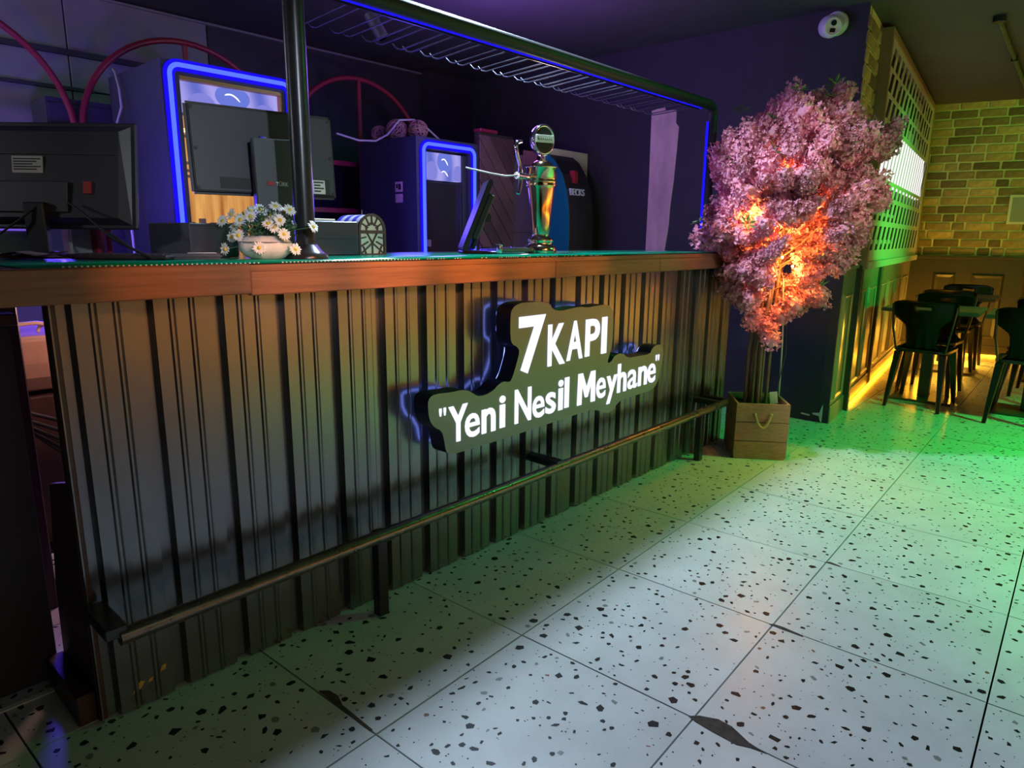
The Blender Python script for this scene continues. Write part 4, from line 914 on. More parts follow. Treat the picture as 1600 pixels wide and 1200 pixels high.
# ------------------------------------------------------------------ behind the bar: neon fridges in black clad boxes
def rrect(x0, x1, z0, z1, r, y, n=6, open_bottom=True):
    P = [(x0, y, z0)]
    for k in range(n+1):
        w = PI-PI/2*k/n; P.append((x0+r+r*math.cos(w), y, z1-r+r*math.sin(w)))
    for k in range(n+1):
        w = PI/2-PI/2*k/n; P.append((x1-r+r*math.cos(w), y, z1-r+r*math.sin(w)))
    P.append((x1, y, z0)); return P
def fridge(label, x0, x1, zt, yf, depth, nx0, nx1, nz1, dx0, dx1, hz0, hz1, lit):
    f = thing('drinks_fridge', label, 'fridge', ((x0+x1)/2, yf+depth/2, 0))
    mb = MB()   # clad box built as a frame around the recessed fridge
    mb.box(x0,yf,0,dx0,yf+depth,zt); mb.box(dx1,yf,0,x1,yf+depth,zt); mb.box(dx0,yf,hz1+0.02,dx1,yf+depth,zt); mb.box(dx0,yf+0.30,0,dx1,yf+depth,hz1+0.02)
    mb.build('clad_surround', 'cabinet_black', f)
    mb = MB(); mb.tube(rrect(nx0, nx1, 0.05, nz1, 0.05, yf-0.018), 0.0115, 10); mb.build('neon_tube', 'neon_core', f)
    mb = MB(); mb.tube(rrect(nx0, nx1, 0.05, nz1, 0.05, yf-0.006), 0.030, 8)
    for i, v in enumerate(mb.v): mb.v[i] = (v[0], yf-0.006+(v[1]-yf+0.006)*0.2, v[2])
    mb.build('neon_glow_band', 'neon_glow_blue', f)  # glow round the tube, painted as a flat emissive band
    mb = MB(); mb.box(dx0+0.012,yf+0.05,hz0,dx1-0.012,yf+0.09,hz1); mb.build('header_panel', 'fridge_header', f)
    cxm = (dx0+dx1)/2; w = dx1-dx0; h = hz1-hz0
    def disc(name, m, cx, cz, rx, rz, d):
        P = []
        for k in range(28):
            a = 2*PI*k/28; P.append((min(dx1-0.014, max(dx0+0.014, cx+rx*math.cos(a))), min(hz1-0.002, max(hz0+0.002, cz+rz*math.sin(a)))))
        Q = []
        for p in P:
            if not Q or (Vector(p)-Vector(Q[-1])).length > 1e-4: Q.append(p)
        q = MB(); q.prism(Q, yf+0.05-d, yf+0.0499); q.build(name, m, f)
    disc('header_wave', 'header_wave', cxm+0.02*w, hz0+0.70*h, 0.17*w, 0.42*h, 0.0015)
    disc('header_wave', 'header_pale', dx0+0.22*w, hz0+0.30*h, 0.13*w, 0.38*h, 0.001)
    disc('header_wave', 'header_pale', dx1-0.16*w, hz0+0.25*h, 0.12*w, 0.36*h, 0.001)
    sw = MB(); P = [(cxm-0.06*w+0.15*w*t, hz0+h*(0.74+0.10*math.sin(t*2.6)-0.22*t*t)) for t in [k/8 for k in range(9)]]
    sw.tube([(a, yf+0.047, b) for a, b in P], [0.001]+[0.0045]*7+[0.001], 5); sw.build('header_swoosh', 'header_swoosh', f)
    if not lit:
        sw = MB(); P = [(cxm-0.06*w+0.15*w*t, hz0+h*(0.30+0.08*math.sin(t*2.6)-0.18*t*t)) for t in [k/8 for k in range(9)]]
        sw.tube([(a, yf+0.047, b) for a, b in P], [0.001]+[0.0045]*7+[0.001], 5); sw.build('header_swoosh', 'header_swoosh', f)
    if lit:
        mb = MB(); mb.box(dx0,yf+0.01,hz1,dx1,yf+0.06,hz1+0.019); mb.box(dx1-0.012,yf+0.01,0.3,dx1,yf+0.06,hz1); mb.build('bronze_trim', 'bronze', f)
        mb = MB(); mb.box(dx0+0.001,yf+0.13,0.25,dx1-0.001,yf+0.14,hz0); mb.build('lit_interior', 'amber_back', f)
        for zz in (1.57, 1.60, 1.64, 1.78):
            mb = MB(); mb.box(dx0+0.015,yf+0.104,zz,dx1-0.014,yf+0.129,zz+0.008); mb.box(dx0+0.015,yf+0.10,zz-0.004,dx1-0.014,yf+0.103,zz+0.012); mb.build('shelf', 'bronze', f)
        for q in range(9):
            mb = MB(); xx = dx0+0.05+q*(w-0.1)/8; mb.box(xx-0.016,yf+0.106,1.0,xx+0.016,yf+0.128,1.33+0.02*(q%2)); mb.build('bottle_row_bottle', 'sink_tan' if q % 3 else 'brass', f)
        mb = MB(); mb.sphere((dx0+0.05,yf+0.115,1.815), 0.011, 10, 6); mb.build('interior_lamp', 'amber_dot', f)
        mb = MB(); mb.box(dx0+0.004,yf+0.085,hz0-0.018,dx1-0.014,yf+0.10,hz0-0.001); mb.build('door_rail', 'brass', f)
        mb = MB(); mb.box(dx0+0.002,yf+0.07,0.25,dx0+0.014,yf+0.10,hz0-0.02); mb.build('door_stile', 'brass', f)
    else:
        mb = MB(); mb.box(dx0+0.002,yf+0.06,0.1,dx1-0.05,yf+0.09,hz0-0.012); mb.build('door', 'cooler_black', f, 0.004)
        mb = MB(); mb.box(dx1-0.06,yf+0.035,0.9,dx1-0.05,yf+0.0595,hz0-0.02); mb.build('door_handle', 'steel', f)
        mb = MB(); mb.box(dx1-0.04,yf+0.03,0.1,dx1-0.002,yf+0.10,hz1); mb.build('door_stile', 'plastic_dark', f, 0.003)
        mb = MB(); mb.box(dx0+0.04,yf+0.056,1.19,dx0+0.085,yf+0.0595,1.24); mb.build('door_sticker', 'grey_panel', f)
    return f
YF = 2.0
f1 = fridge('tall fridge in a black clad box outlined in blue neon with an amber interior', 1.115, 1.88, 2.14, YF, 0.74, 1.150, 1.835, 2.118, 1.205, 1.795, 1.905, 2.055, True)
f2 = fridge('fridge with a dark door in a black clad box outlined in blue neon', 2.79, 3.40, 1.945, YF, 0.66, 2.845, 3.345, 1.900, 2.880, 3.305, 1.665, 1.855, False)
mb = MB(); mb.box(2.786,2.155,1.50,2.7895,2.235,1.56); mb.build('energy_label', 'plaster', f2)
mb = MB(); mb.box(2.786,2.155,1.575,2.7895,2.235,1.645); mb.build('energy_label', 'plaster', f2)
mb = MB(); mb.box(2.7855,2.17,1.59,2.7859,2.20,1.63); mb.box(2.7855,2.205,1.60,2.7859,2.225,1.63); mb.build('label_print', 'ink', f2)
# far black clad box left of the first fridge
o = thing('black_clad_box', 'black clad box standing back against the grey wall, left of the neon fridge', 'cabinet', (1.1, 3.1, 0))
mb = MB(); mb.box(0.84,2.95,0,1.45,3.235,2.03); mb.build('cladding', 'cabinet_black', o)
mb = MB(); mb.box(0.85,2.94,0.05,1.44,2.949,2.0); mb.build('front_board', 'cabinet_black', o)

# red arch frames on the back wall
def arch(label, cx, top, r=0.63, zsp=1.80, rails=True):
    a = thing('arch_frame', label, 'arch', (cx, YA, 0), 0, 'red arches behind the bar')
    y = YA
    mb = MB(); P = [(cx-r,y,0.0)]+[(cx-r*math.cos(PI*k/28), y, zsp+r*math.sin(PI*k/28)) for k in range(29)]+[(cx+r,y,0.0)]
    mb.tube(P, 0.018, 8); mb.build('arch_bar', 'red_pipe', a)
    mb = MB(); mb.box(cx-0.014,y-0.01,0.0,cx+0.014,y+0.01,zsp+r-0.015); mb.build('mullion', 'red_pipe', a, 0.002)
    for zz in (zsp, 1.45):
        mb = MB(); mb.box(cx-r+0.012,y-0.014,zz-0.018,cx+r-0.012,y+0.006,zz+0.018); mb.build('transom', 'red_pipe', a, 0.002)
    return a
arch('red arch frame cut off by the left edge of the photograph', 0.30, 2.43)
arch('red arch frame rising above the larger neon fridge', 1.59, 2.43)
arch('red arch frame with crossbars between the two neon fridges', 2.89, 2.43)

# wicker balls on the second fridge and the white cable
def wicker(loc, r, label, seed):
    o = thing('wicker_ball', label, 'wicker ball', loc, 0, 'wicker balls on the fridge box')
    rr = random.Random(seed); mb = MB()
    for q in range(34):
        a = Vector((rr.uniform(-1,1), rr.uniform(-1,1), rr.uniform(-1,1))).normalized(); b = a.cross(Vector((rr.uniform(-1,1), rr.uniform(-1,1), rr.uniform(-1,1)))).normalized(); c = a.cross(b)
        k0 = rr.uniform(-0.5, 0.5); R = r*math.sqrt(1-k0*k0)*rr.uniform(0.9,1.04); nn = 18
        mb.tube([a*k0*r+(b*math.cos(2*PI*k/nn)+c*math.sin(2*PI*k/nn))*R+Vector((0,0,r)) for k in range(nn)], 0.0035, 4, closed=True)
    mb.build('woven_canes', 'wicker', o, world=False); return o
wicker((2.89,2.33,1.945), 0.075, 'tangled wicker ball at the left edge of the fridge box top', 1)
wicker((2.98,2.20,1.945), 0.07, 'tangled wicker ball on the fridge box top, farther right', 2)
wicker((2.87,2.51,1.945), 0.06, 'small tangled wicker ball at the back left of the fridge box top', 3)
mb = MB(); mb.tube([(2.45,2.45,1.96),(2.60,2.40,1.925),(2.72,2.36,1.93),(2.78,2.30,1.975),(2.86,2.26,2.08),(2.96,2.22,2.09),(3.04,2.16,2.03),(3.10,2.10,1.955)], 0.007, 8)
tag(mb.build('white_cable', 'cable_white'), 'pale cable looping over the wicker balls on the fridge box', 'cable')
mb = MB(); mb.tube([(1.105,2.62,2.17),(1.09,2.55,2.14),(1.085,2.50,2.05),(1.08,2.48,1.95),(1.05,2.50,1.85),(1.0,2.30,1.6),(1.0,2.28,1.0)], 0.007, 8)
tag(mb.build('white_cable', 'cable_white'), 'pale cable running down beside the larger neon fridge', 'cable')

# diagonal plank door panel right of the second fridge
pl = thing('plank_panel', 'brown panel of diagonal planks behind the touch screen', 'panel', (3.61, 2.02, 0))
mb = MB(); mb.box(3.41,2.012,0.3,3.80,2.05,2.04); mb.build('backing', 'wainscot_dark', pl)
def clip_poly(P, x0, x1, z0, z1):
    for ax, lim, s in ((0,x0,1),(0,x1,-1),(1,z0,1),(1,z1,-1)):
        Q = []
        for i in range(len(P)):
            a, b = P[i], P[(i+1) % len(P)]
            ia, ib = (a[ax]-lim)*s >= 0, (b[ax]-lim)*s >= 0
            if ia: Q.append(a)
            if ia != ib:
                t = (lim-a[ax])/(b[ax]-a[ax]); Q.append((a[0]+(b[0]-a[0])*t, a[1]+(b[1]-a[1])*t))
        P = Q
        if not P: return P
    return P
for q in range(15):
    c = 0.9+q*0.155; w = 0.145; sl_ = -1.25
    x0, x1 = 3.30, 3.90
    P = clip_poly([(x0,c),(x1,c+sl_*(x1-x0)),(x1,c+w+sl_*(x1-x0)),(x0,c+w)], 3.412, 3.798, 0.7, 2.02)
    if len(P) > 2: mb = MB(); mb.prism(P, 1.992, 2.0115); mb.build('plank', 'plank', pl, 0.003)
mb = MB(); mb.box(3.41,1.985,2.0405,3.60,2.06,2.065); mb.build('top_board', 'red_pipe', pl, 0.003)
# grey cabinet and branded cooler
g = thing('grey_cabinet', 'grey slope topped cabinet standing behind the beer tap', 'cabinet', (3.9, 1.98, 0))
mb = MB(); mb.prism([(3.83,0),(4.17,0),(4.17,1.94),(3.98,1.93),(3.83,1.70)], 2.10, 2.5); mb.build('body', 'grey_panel', g, 0.004)
mb = MB(); mb.box(3.84,2.094,1.30,4.16,2.0995,1.303); mb.build('door_seam', 'ink', g)
mb = MB(); mb.box(4.02,2.085,1.86,4.19,2.0935,1.97); mb.build('pink_note', 'petal_pink', g)
co = thing('beer_cooler', 'black cooler with a curved teal side lettered BECKS, against the right wall', 'cooler', (3.95, 1.75, 0))
prof = [(1.52,0.0),(1.52,1.30),(1.527,1.48),(1.55,1.62),(1.60,1.75),(1.68,1.86),(1.745,1.905),(1.77,1.91),(1.77,0.0)]
mb = MB(); mb.prism(prof, 3.93, 4.25, 'yz'); mb.build('body', 'cooler_black', co, 0.004)
mb = MB(); mb.prism(prof, 3.922, 3.9295, 'yz'); mb.build('side_panel', 'cooler_teal', co)
mb = MB(); text_fit(mb, 'BECKS', Matrix.Translation((0,1.547,0)), 3.958, 4.145, 1.590, 1.642, 0.014, 0.0); mb.build('lettering', 'text_white', co)
mb = MB(); mb.prism([(4.025,1.685),(4.065,1.68),(4.075,1.72),(4.065,1.745),(4.07,1.775),(4.025,1.78),(4.03,1.745),(4.037,1.72)], 1.555, 1.605); mb.build('red_emblem', 'ink_red', co)
o = thing('cream_tile_panel', 'cream tiled panel standing behind the black cooler by the beer tap', 'tiles', (4.26, 1.9, 0))
for a in range(3):
    for b in range(7):
        mb = MB(); mb.box(3.885+a*0.2035,1.775,0.93+b*0.148,4.085+a*0.2035,1.795,1.074+b*0.148); mb.build('tile', 'cream_tile', o, 0.002)

# ------------------------------------------------------------------ left end: half door, sink, threshold
o = thing('half_door', 'dark half height door panel with a cap under the counter flap, at the left edge', 'door', (-0.4, 0.3, 0))
mb = MB(); mb.box(-0.9,0.302,0.01,-0.016,0.336,1.030); mb.build('leaf', 'wall_dark', o, 0.003)
mb = MB(); mb.box(-0.9,0.285,1.0305,0.0,0.35,1.062); mb.build('cap_board', 'end_wood', o, 0.004)
mb = MB(); mb.tube([(-0.35,0.284,0.92),(-0.35,0.30,0.92)], 0.015, 12); mb.build('knob', 'black_metal', o)
mb = MB(); mb.box(-0.9,0.245,0.0015,0.0,0.262,0.005); tag(mb.build('threshold_strip', 'alu'), 'bright metal strip on the floor at the left end of the bar', 'threshold')
sk = thing('sink_unit', 'tan rounded sink basin on a dark cabinet seen through the gap at the left', 'sink', (0.3, 1.45, 0))
mb = MB(); mb.box(-0.25,1.35,0,0.95,1.8,0.62); mb.build('cabinet', 'end_wood', sk, 0.004)
mb = MB(); n = 16; vs = []; fs = []
for k, (zz, g_) in enumerate([(0.64,0.30),(0.70,0.10),(0.76,0.03),(0.85,0.0),(0.87,0.01)]):
    for a, b in [(-0.25,1.30),(0.95,1.30),(0.95,1.80),(-0.25,1.80)]:
        vs.append((a+(0.35-a)*g_*0.6, b+(1.55-b)*g_, zz))
for k in range(4):
    for a in range(4): fs.append((4*k+a, 4*k+(a+1)%4, 4*k+4+(a+1)%4, 4*k+4+a))
fs.append((3,2,1,0)); fs.append((16,17,18,19)); mb.add(vs, fs); mb.build('basin', 'sink_tan', sk, 0.01, 2)
mb = MB(); mb.tube([(0.14,1.38,0.872),(0.17,1.38,0.895),(0.22,1.38,0.912),(0.29,1.38,0.914),(0.36,1.38,0.897),(0.42,1.38,0.873)], 0.008, 8); mb.tube([(0.30,1.42,0.873),(0.31,1.42,0.895),(0.35,1.42,0.91),(0.42,1.42,0.915)], 0.007, 8); mb.build('hose', 'hose', sk)
mb = MB(); mb.tube([(0.24,1.45,0.872),(0.24,1.45,1.15)], 0.004, 6); mb.build('tap_rod', 'chrome', sk)
mb = MB()
for q in range(5): mb.tube([(0.02+0.03*q,1.28,0.70-0.03*q),(0.12+0.03*q,1.25,0.62-0.04*q),(0.25+0.02*q,1.24,0.56-0.05*q),(0.36,1.26,0.50-0.05*q)], 0.009, 7)
tag(mb.build('cable_bundle', 'cable_black'), 'bundle of black cables drooping in front of the sink unit', 'cable')

# ------------------------------------------------------------------ blossom tree in its planter
e_ = Vector((0.6703,-0.7421,0)); d_ = Vector((0.7421,0.6703,0)); TC = Vector((3.51,-0.262,0))
pa = math.atan2(-0.245, 0.171)              # front edge direction
plt = thing('wooden_planter', 'square wooden plank planter with a rope handle at the right end of the bar', 'planter', tuple(TC), pa)
hw, hd, ph = 0.150, 0.155, 0.335
bz_ = [(0.0,0.108),(0.112,0.222),(0.226,0.335)]
for s, (ax) in enumerate(('front','right','back','left')):
    for q, (a, b) in enumerate(bz_):
        mb = MB(); mb.X = Matrix.Rotation(PI/2*s, 4, 'Z')
        w = hw if s % 2 == 0 else hd; dd = hd if s % 2 == 0 else hw
        ww = w if s % 2 == 0 else w-0.0145
        ch = 0.012 if q == 0 else 0.0
        mb.prism([(-ww+ch,a),(ww-ch,a),(ww,a+ch+0.0005),(ww,b),(-ww,b),(-ww,a+ch+0.0005)], -dd, -dd+0.014); mb.build('plank', 'planter_wood', plt, 0.002, world=False)
mb = MB(); mb.box(-hw+0.016,-hd+0.016,0.01,hw-0.016,hd-0.016,0.30); mb.build('liner', 'soil', plt, world=False)
mb = MB(); n = 14; vs = []; fs = []
for a in range(n+1):
    for b in range(n+1):
        vs.append((-hw+0.0145+a*(2*hw-0.029)/n, -hd+0.0145+b*(2*hd-0.029)/n, 0.305+random.uniform(0,0.012)))
for a in range(n):
    for b in range(n): fs.append((a*(n+1)+b,(a+1)*(n+1)+b,(a+1)*(n+1)+b+1,a*(n+1)+b+1))
mb.add(vs, fs); mb.build('soil', 'soil', plt, world=False)
mb = MB(); P = [(-0.045+0.09*t, -hd-0.006-0.016*math.sin(PI*t), 0.272-0.075*math.sin(PI*t)**0.8) for t in [k/16 for k in range(17)]]
P = [(-0.045,-hd+0.004,0.275)]+P+[(0.045,-hd+0.004,0.275)]
mb.tube(P, 0.0075, 10); mb.build('rope_handle', 'rope', plt, world=False)
for s in (-1, 1): mb = MB(); mb.sphere((s*0.045,-hd-0.004,0.272), 0.011, 10, 6); mb.build('rope_knot', 'rope', plt, world=False)

tree = thing('blossom_tree', 'artificial tree of pink blossom with glowing lights on tall stems in the wooden planter', 'tree', (TC.x, TC.y, 0.30))
POLY=[(-0.43,1.33),(-0.38,1.42),(-0.33,1.53),(-0.33,1.73),(-0.35,1.85),(-0.26,1.92),(-0.11,1.90),(-0.09,2.00),(0.09,2.02),(0.14,2.04),(0.26,2.07),(0.35,2.01),(0.40,1.91),(0.52,1.89),(0.60,1.83),(0.58,1.74),(0.48,1.65),(0.60,1.54),(0.60,1.43),(0.49,1.32),(0.42,1.16),(0.33,1.09),(0.24,1.03),(0.33,0.94),(0.26,0.85),(0.11,0.81),(0.08,0.73),(-0.01,0.68),(-0.09,0.75),(-0.11,0.84),(-0.21,0.92),(-0.27,1.03),(-0.29,1.14),(-0.40,1.22)]
def inside(x, z):
    c = False
    for i in range(len(POLY)):
        (x1, z1), (x2, z2) = POLY[i-1], POLY[i]
        if (z1 > z) != (z2 > z) and x < (x2-x1)*(z-z1)/(z2-z1)+x1: c = not c
    return c
def edge_dist(x, z):
    m = 9
    for i in range(len(POLY)):
        a, b, p = Vector(POLY[i-1]), Vector(POLY[i]), Vector((x, z)); t = max(0, min(1, (p-a).dot(b-a)/(b-a).length_squared)); m = min(m, (a+(b-a)*t-p).length)
    return m
def cluster_mesh(seed):
    """one spray of blossom: many small ruffled florets on a long knob"""
    rr = random.Random(seed); mb = MB()
    lobes = [Vector((0,0,0))]+[Vector((rr.uniform(-1,1)*0.028, rr.uniform(-1,1)*0.028, rr.uniform(-0.055,0.065))) for _ in range(4)]
    for lb in lobes: mb.sphere(tuple(lb), 0.034, 7, 4, 1, 1, 1.2)
    for q in range(330):
        lb = lobes[q % 5]; z = rr.uniform(-1, 1); w = rr.uniform(0, 2*PI); s = math.sqrt(1-z*z)
        nrm = Vector((s*math.cos(w), s*math.sin(w), z))
        p = lb+Vector((nrm.x*0.046, nrm.y*0.046, nrm.z*0.056))*rr.uniform(0.78, 1.12)
        nrm = (nrm+Vector((rr.uniform(-0.9,0.9), rr.uniform(-0.9,0.9), rr.uniform(-0.9,0.9)))).normalized()
        a = nrm.orthogonal().normalized(); b = nrm.cross(a); r = rr.uniform(0.0085, 0.0135); k0 = rr.uniform(0, 6)
        vs = [p-nrm*0.003]; n = 4
        for k in range(n*2):
            an = k0+PI*k/n; ra = r*(1.0 if k % 2 == 0 else 0.6); lift = 0.005 if k % 2 == 0 else 0.0
            vs.append(p+(a*math.cos(an)+b*math.sin(an))*ra+nrm*lift)
        mb.add(vs, [(0, 1+k, 1+(k+1) % (n*2)) for k in range(n*2)])
    return mb.mesh('blossom_spray', 'petal_pink')
CMs = [cluster_mesh(s) for s in range(5)]
def leaf_mesh():
    mb = MB()
    for q in range(6):
        w = 2*PI*q/6; c, s = math.cos(w), math.sin(w)
        pts = [(0.005,0,0),(0.03,-0.010,0.014),(0.062,0,0.020),(0.03,0.010,0.014)]
        mb.add([(x*c-y*s, x*s+y*c, z) for x, y, z in pts], [(0,1,2,3)])
    return mb.mesh('leaf_sprig', 'tree_leaf')
LM = leaf_mesh()
rr = random.Random(17); pts = []; tries = 0
while len(pts) < 215 and tries < 60000:
    tries += 1
    x, z = rr.uniform(-0.45, 0.62), rr.uniform(0.66, 2.1)
    if not inside(x, z): continue
    ed = edge_dist(x, z)
    if ed < 0.038 or (ed < 0.11 and z > 1.2 and math.sin(x*23+1.0)*math.sin(z*19+0.6) < -0.12): continue
    hd_ = min(0.40, 0.10+ed*1.15)
    d = rr.choice((-1, -1, 1))*hd_*math.sqrt(rr.random()) if z > 0.95 else rr.uniform(-0.14, 0.10)
    if abs(x-0.02) < 0.16 and abs(d) < 0.12 and z < 1.5: continue      # open core round the stems
    if z < 1.35 and -0.10 < x < 0.13 and d < 0.05 and z > 0.86: continue
    if all((x-a)**2+(z-b)**2*0.8+(d-c)**2 > 0.0070 for a, b, c in pts): pts.append((x, z, d))
pts += [(-0.20,1.00,-0.05),(-0.24,1.08,0.02),(-0.12,0.92,-0.08),(-0.09,0.80,-0.07),(0.0,0.75,-0.08),(0.13,0.90,-0.08),(0.22,0.96,-0.02),(0.28,0.97,0.04),(0.20,1.06,-0.06),(-0.17,1.12,-0.10),(0.06,0.84,-0.06)]
core = Vector((TC.x, TC.y, 1.25))
TB = Matrix.Translation((TC.x, TC.y, 0.30)).inverted()
for q, (x, z, d) in enumerate(pts):
    p = TC+e_*x+d_*d+Vector((0,0,z)); out = (p-core); out.z *= 0.7
    out = (out.normalized()+Vector((rr.uniform(-0.5,0.5), rr.uniform(-0.5,0.5), rr.uniform(-0.3,0.5)))).normalized()
    o = link('blossom_spray', CMs[q % 5], tree); o.location = TB @ p; o.rotation_euler = out.to_track_quat('Z', 'Y').to_euler()
    s = rr.uniform(0.85, 1.25); o.scale = (s, s, s*rr.uniform(1.0, 1.4))
for q in range(26):
    x, z, d = rr.choice(pts); p = TC+e_*x+d_*(d-0.06)+Vector((rr.uniform(-0.05,0.05),0,z+0.06))
    o = link('leaf_sprig', LM, tree); o.location = TB @ p; o.rotation_euler = (rr.uniform(-1,1), rr.uniform(-1,1), rr.uniform(0,6))
for (x, z) in [(-0.23,1.95),(0.27,2.10),(0.29,2.08),(0.30,1.00),(-0.42,1.36)]:
    o = link('leaf_sprig', LM, tree); o.location = TB @ (TC+e_*x+Vector((0,0,z))); o.rotation_euler = (0.5, 0.3, x*7)
for q in range(9):
    w = 2*PI*q/9+0.3; R = 0.062 if q % 2 else 0.036; b0 = Vector((R*math.cos(w), R*math.sin(w), 0.0))+e_*(-0.02)
    mb = MB(); top = Vector((0.10*math.cos(w), 0.10*math.sin(w), 0))
    mb.tube([TB @ (TC+b0+Vector((0,0,0.302))), TB @ (TC+b0*1.0+Vector((0.008*math.sin(q), 0, 0.62))), TB @ (TC+b0*0.9+e_*0.015+Vector((0,0,0.95))), TB @ (TC+top*0.6+Vector((0,0,1.3))), TB @ (TC+top*1.6+Vector((0,0,1.62)))], [0.0105,0.010,0.0095,0.008,0.006], 8)
    mb.build('stem', 'stem', tree, world=False)
for q in range(44):
    x, z, d = pts[(q*5) % len(pts)]; p = TC+e_*x+d_*d+Vector((0,0,z)); s = TC+Vector((0,0,min(1.3, max(0.75, z-0.28))))
    mb = MB(); mb.tube([TB @ s, TB @ (s*0.5+p*0.5+Vector((0,0,-0.03))), TB @ p], [0.005,0.004,0.003], 5); mb.build('twig', 'stem', tree, world=False)
BL_ = [(-0.05,1.32,-0.16),(-0.13,1.40,-0.12),(0.03,1.17,-0.10),(0.0,1.07,-0.09),(0.04,1.24,-0.10),(-0.10,1.62,-0.10),(0.10,1.52,-0.16),(0.15,1.40,-0.22),(0.17,1.24,-0.14),(-0.22,1.30,-0.14),(-0.16,1.17,-0.12),(0.03,1.72,-0.1),(0.10,1.12,-0.08),(-0.02,1.46,-0.2),(0.22,1.62,-0.08),(0.2,1.02,-0.06)]
for q, (x, z, d) in enumerate(BL_):
    p = TC+e_*x+d_*d+Vector((0,0,z)); mb = MB(); mb.sphere(tuple(TB @ p), 0.008, 8, 5); mb.build('fairy_light', 'bulb', tree, world=False)
mb = MB(); mb.tube([TB @ (TC+e_*0.06+d_*-0.07+Vector((0,0,1.05))), TB @ (TC+e_*0.085+d_*-0.07+Vector((0,0,0.72))), TB @ (TC+e_*0.105+d_*-0.04+Vector((0,0,0.5))), TB @ (TC+e_*0.135+d_*0.03+Vector((0,0,0.345)))], 0.004, 6); mb.build('light_cable', 'cable_white', tree, world=False)
mb = MB(); mb.tube([TB @ (TC+e_*0.10+d_*-0.05+Vector((0,0,0.9))), TB @ (TC+e_*0.12+d_*-0.05+Vector((0,0,0.62))), TB @ (TC+e_*0.085+d_*-0.06+Vector((0,0,0.40)))], 0.003, 6); mb.build('light_cable', 'cable_black', tree, world=False)
tg = MB(); tg.X = TB @ Matrix.Translation(TC+e_*0.075+d_*-0.06+Vector((0,0,0.318))) @ Matrix.Rotation(pa,4,'Z') @ Matrix.Rotation(math.radians(-8),4,'Y'); tg.box(-0.022,-0.003,0,0.022,0.003,0.07); tg.build('plug_tag', 'casket_pane', tree, world=False)
for (x, z, d, en) in [(-0.06,1.32,-0.26,10.0),(0.03,1.12,-0.18,8.0),(0.12,1.44,-0.28,3.5),(-0.18,1.38,-0.26,6.0),(-0.06,1.66,-0.26,2.5),(0.16,1.02,-0.18,4.5),(-0.18,1.10,-0.16,5.0),(0.16,1.22,-0.22,4.0)]:
    lamp('fairy_lamp', 'POINT', tuple(TC+e_*x+d_*d+Vector((0,0,z))), en, (1.0, 0.36, 0.06), None, 0.03)

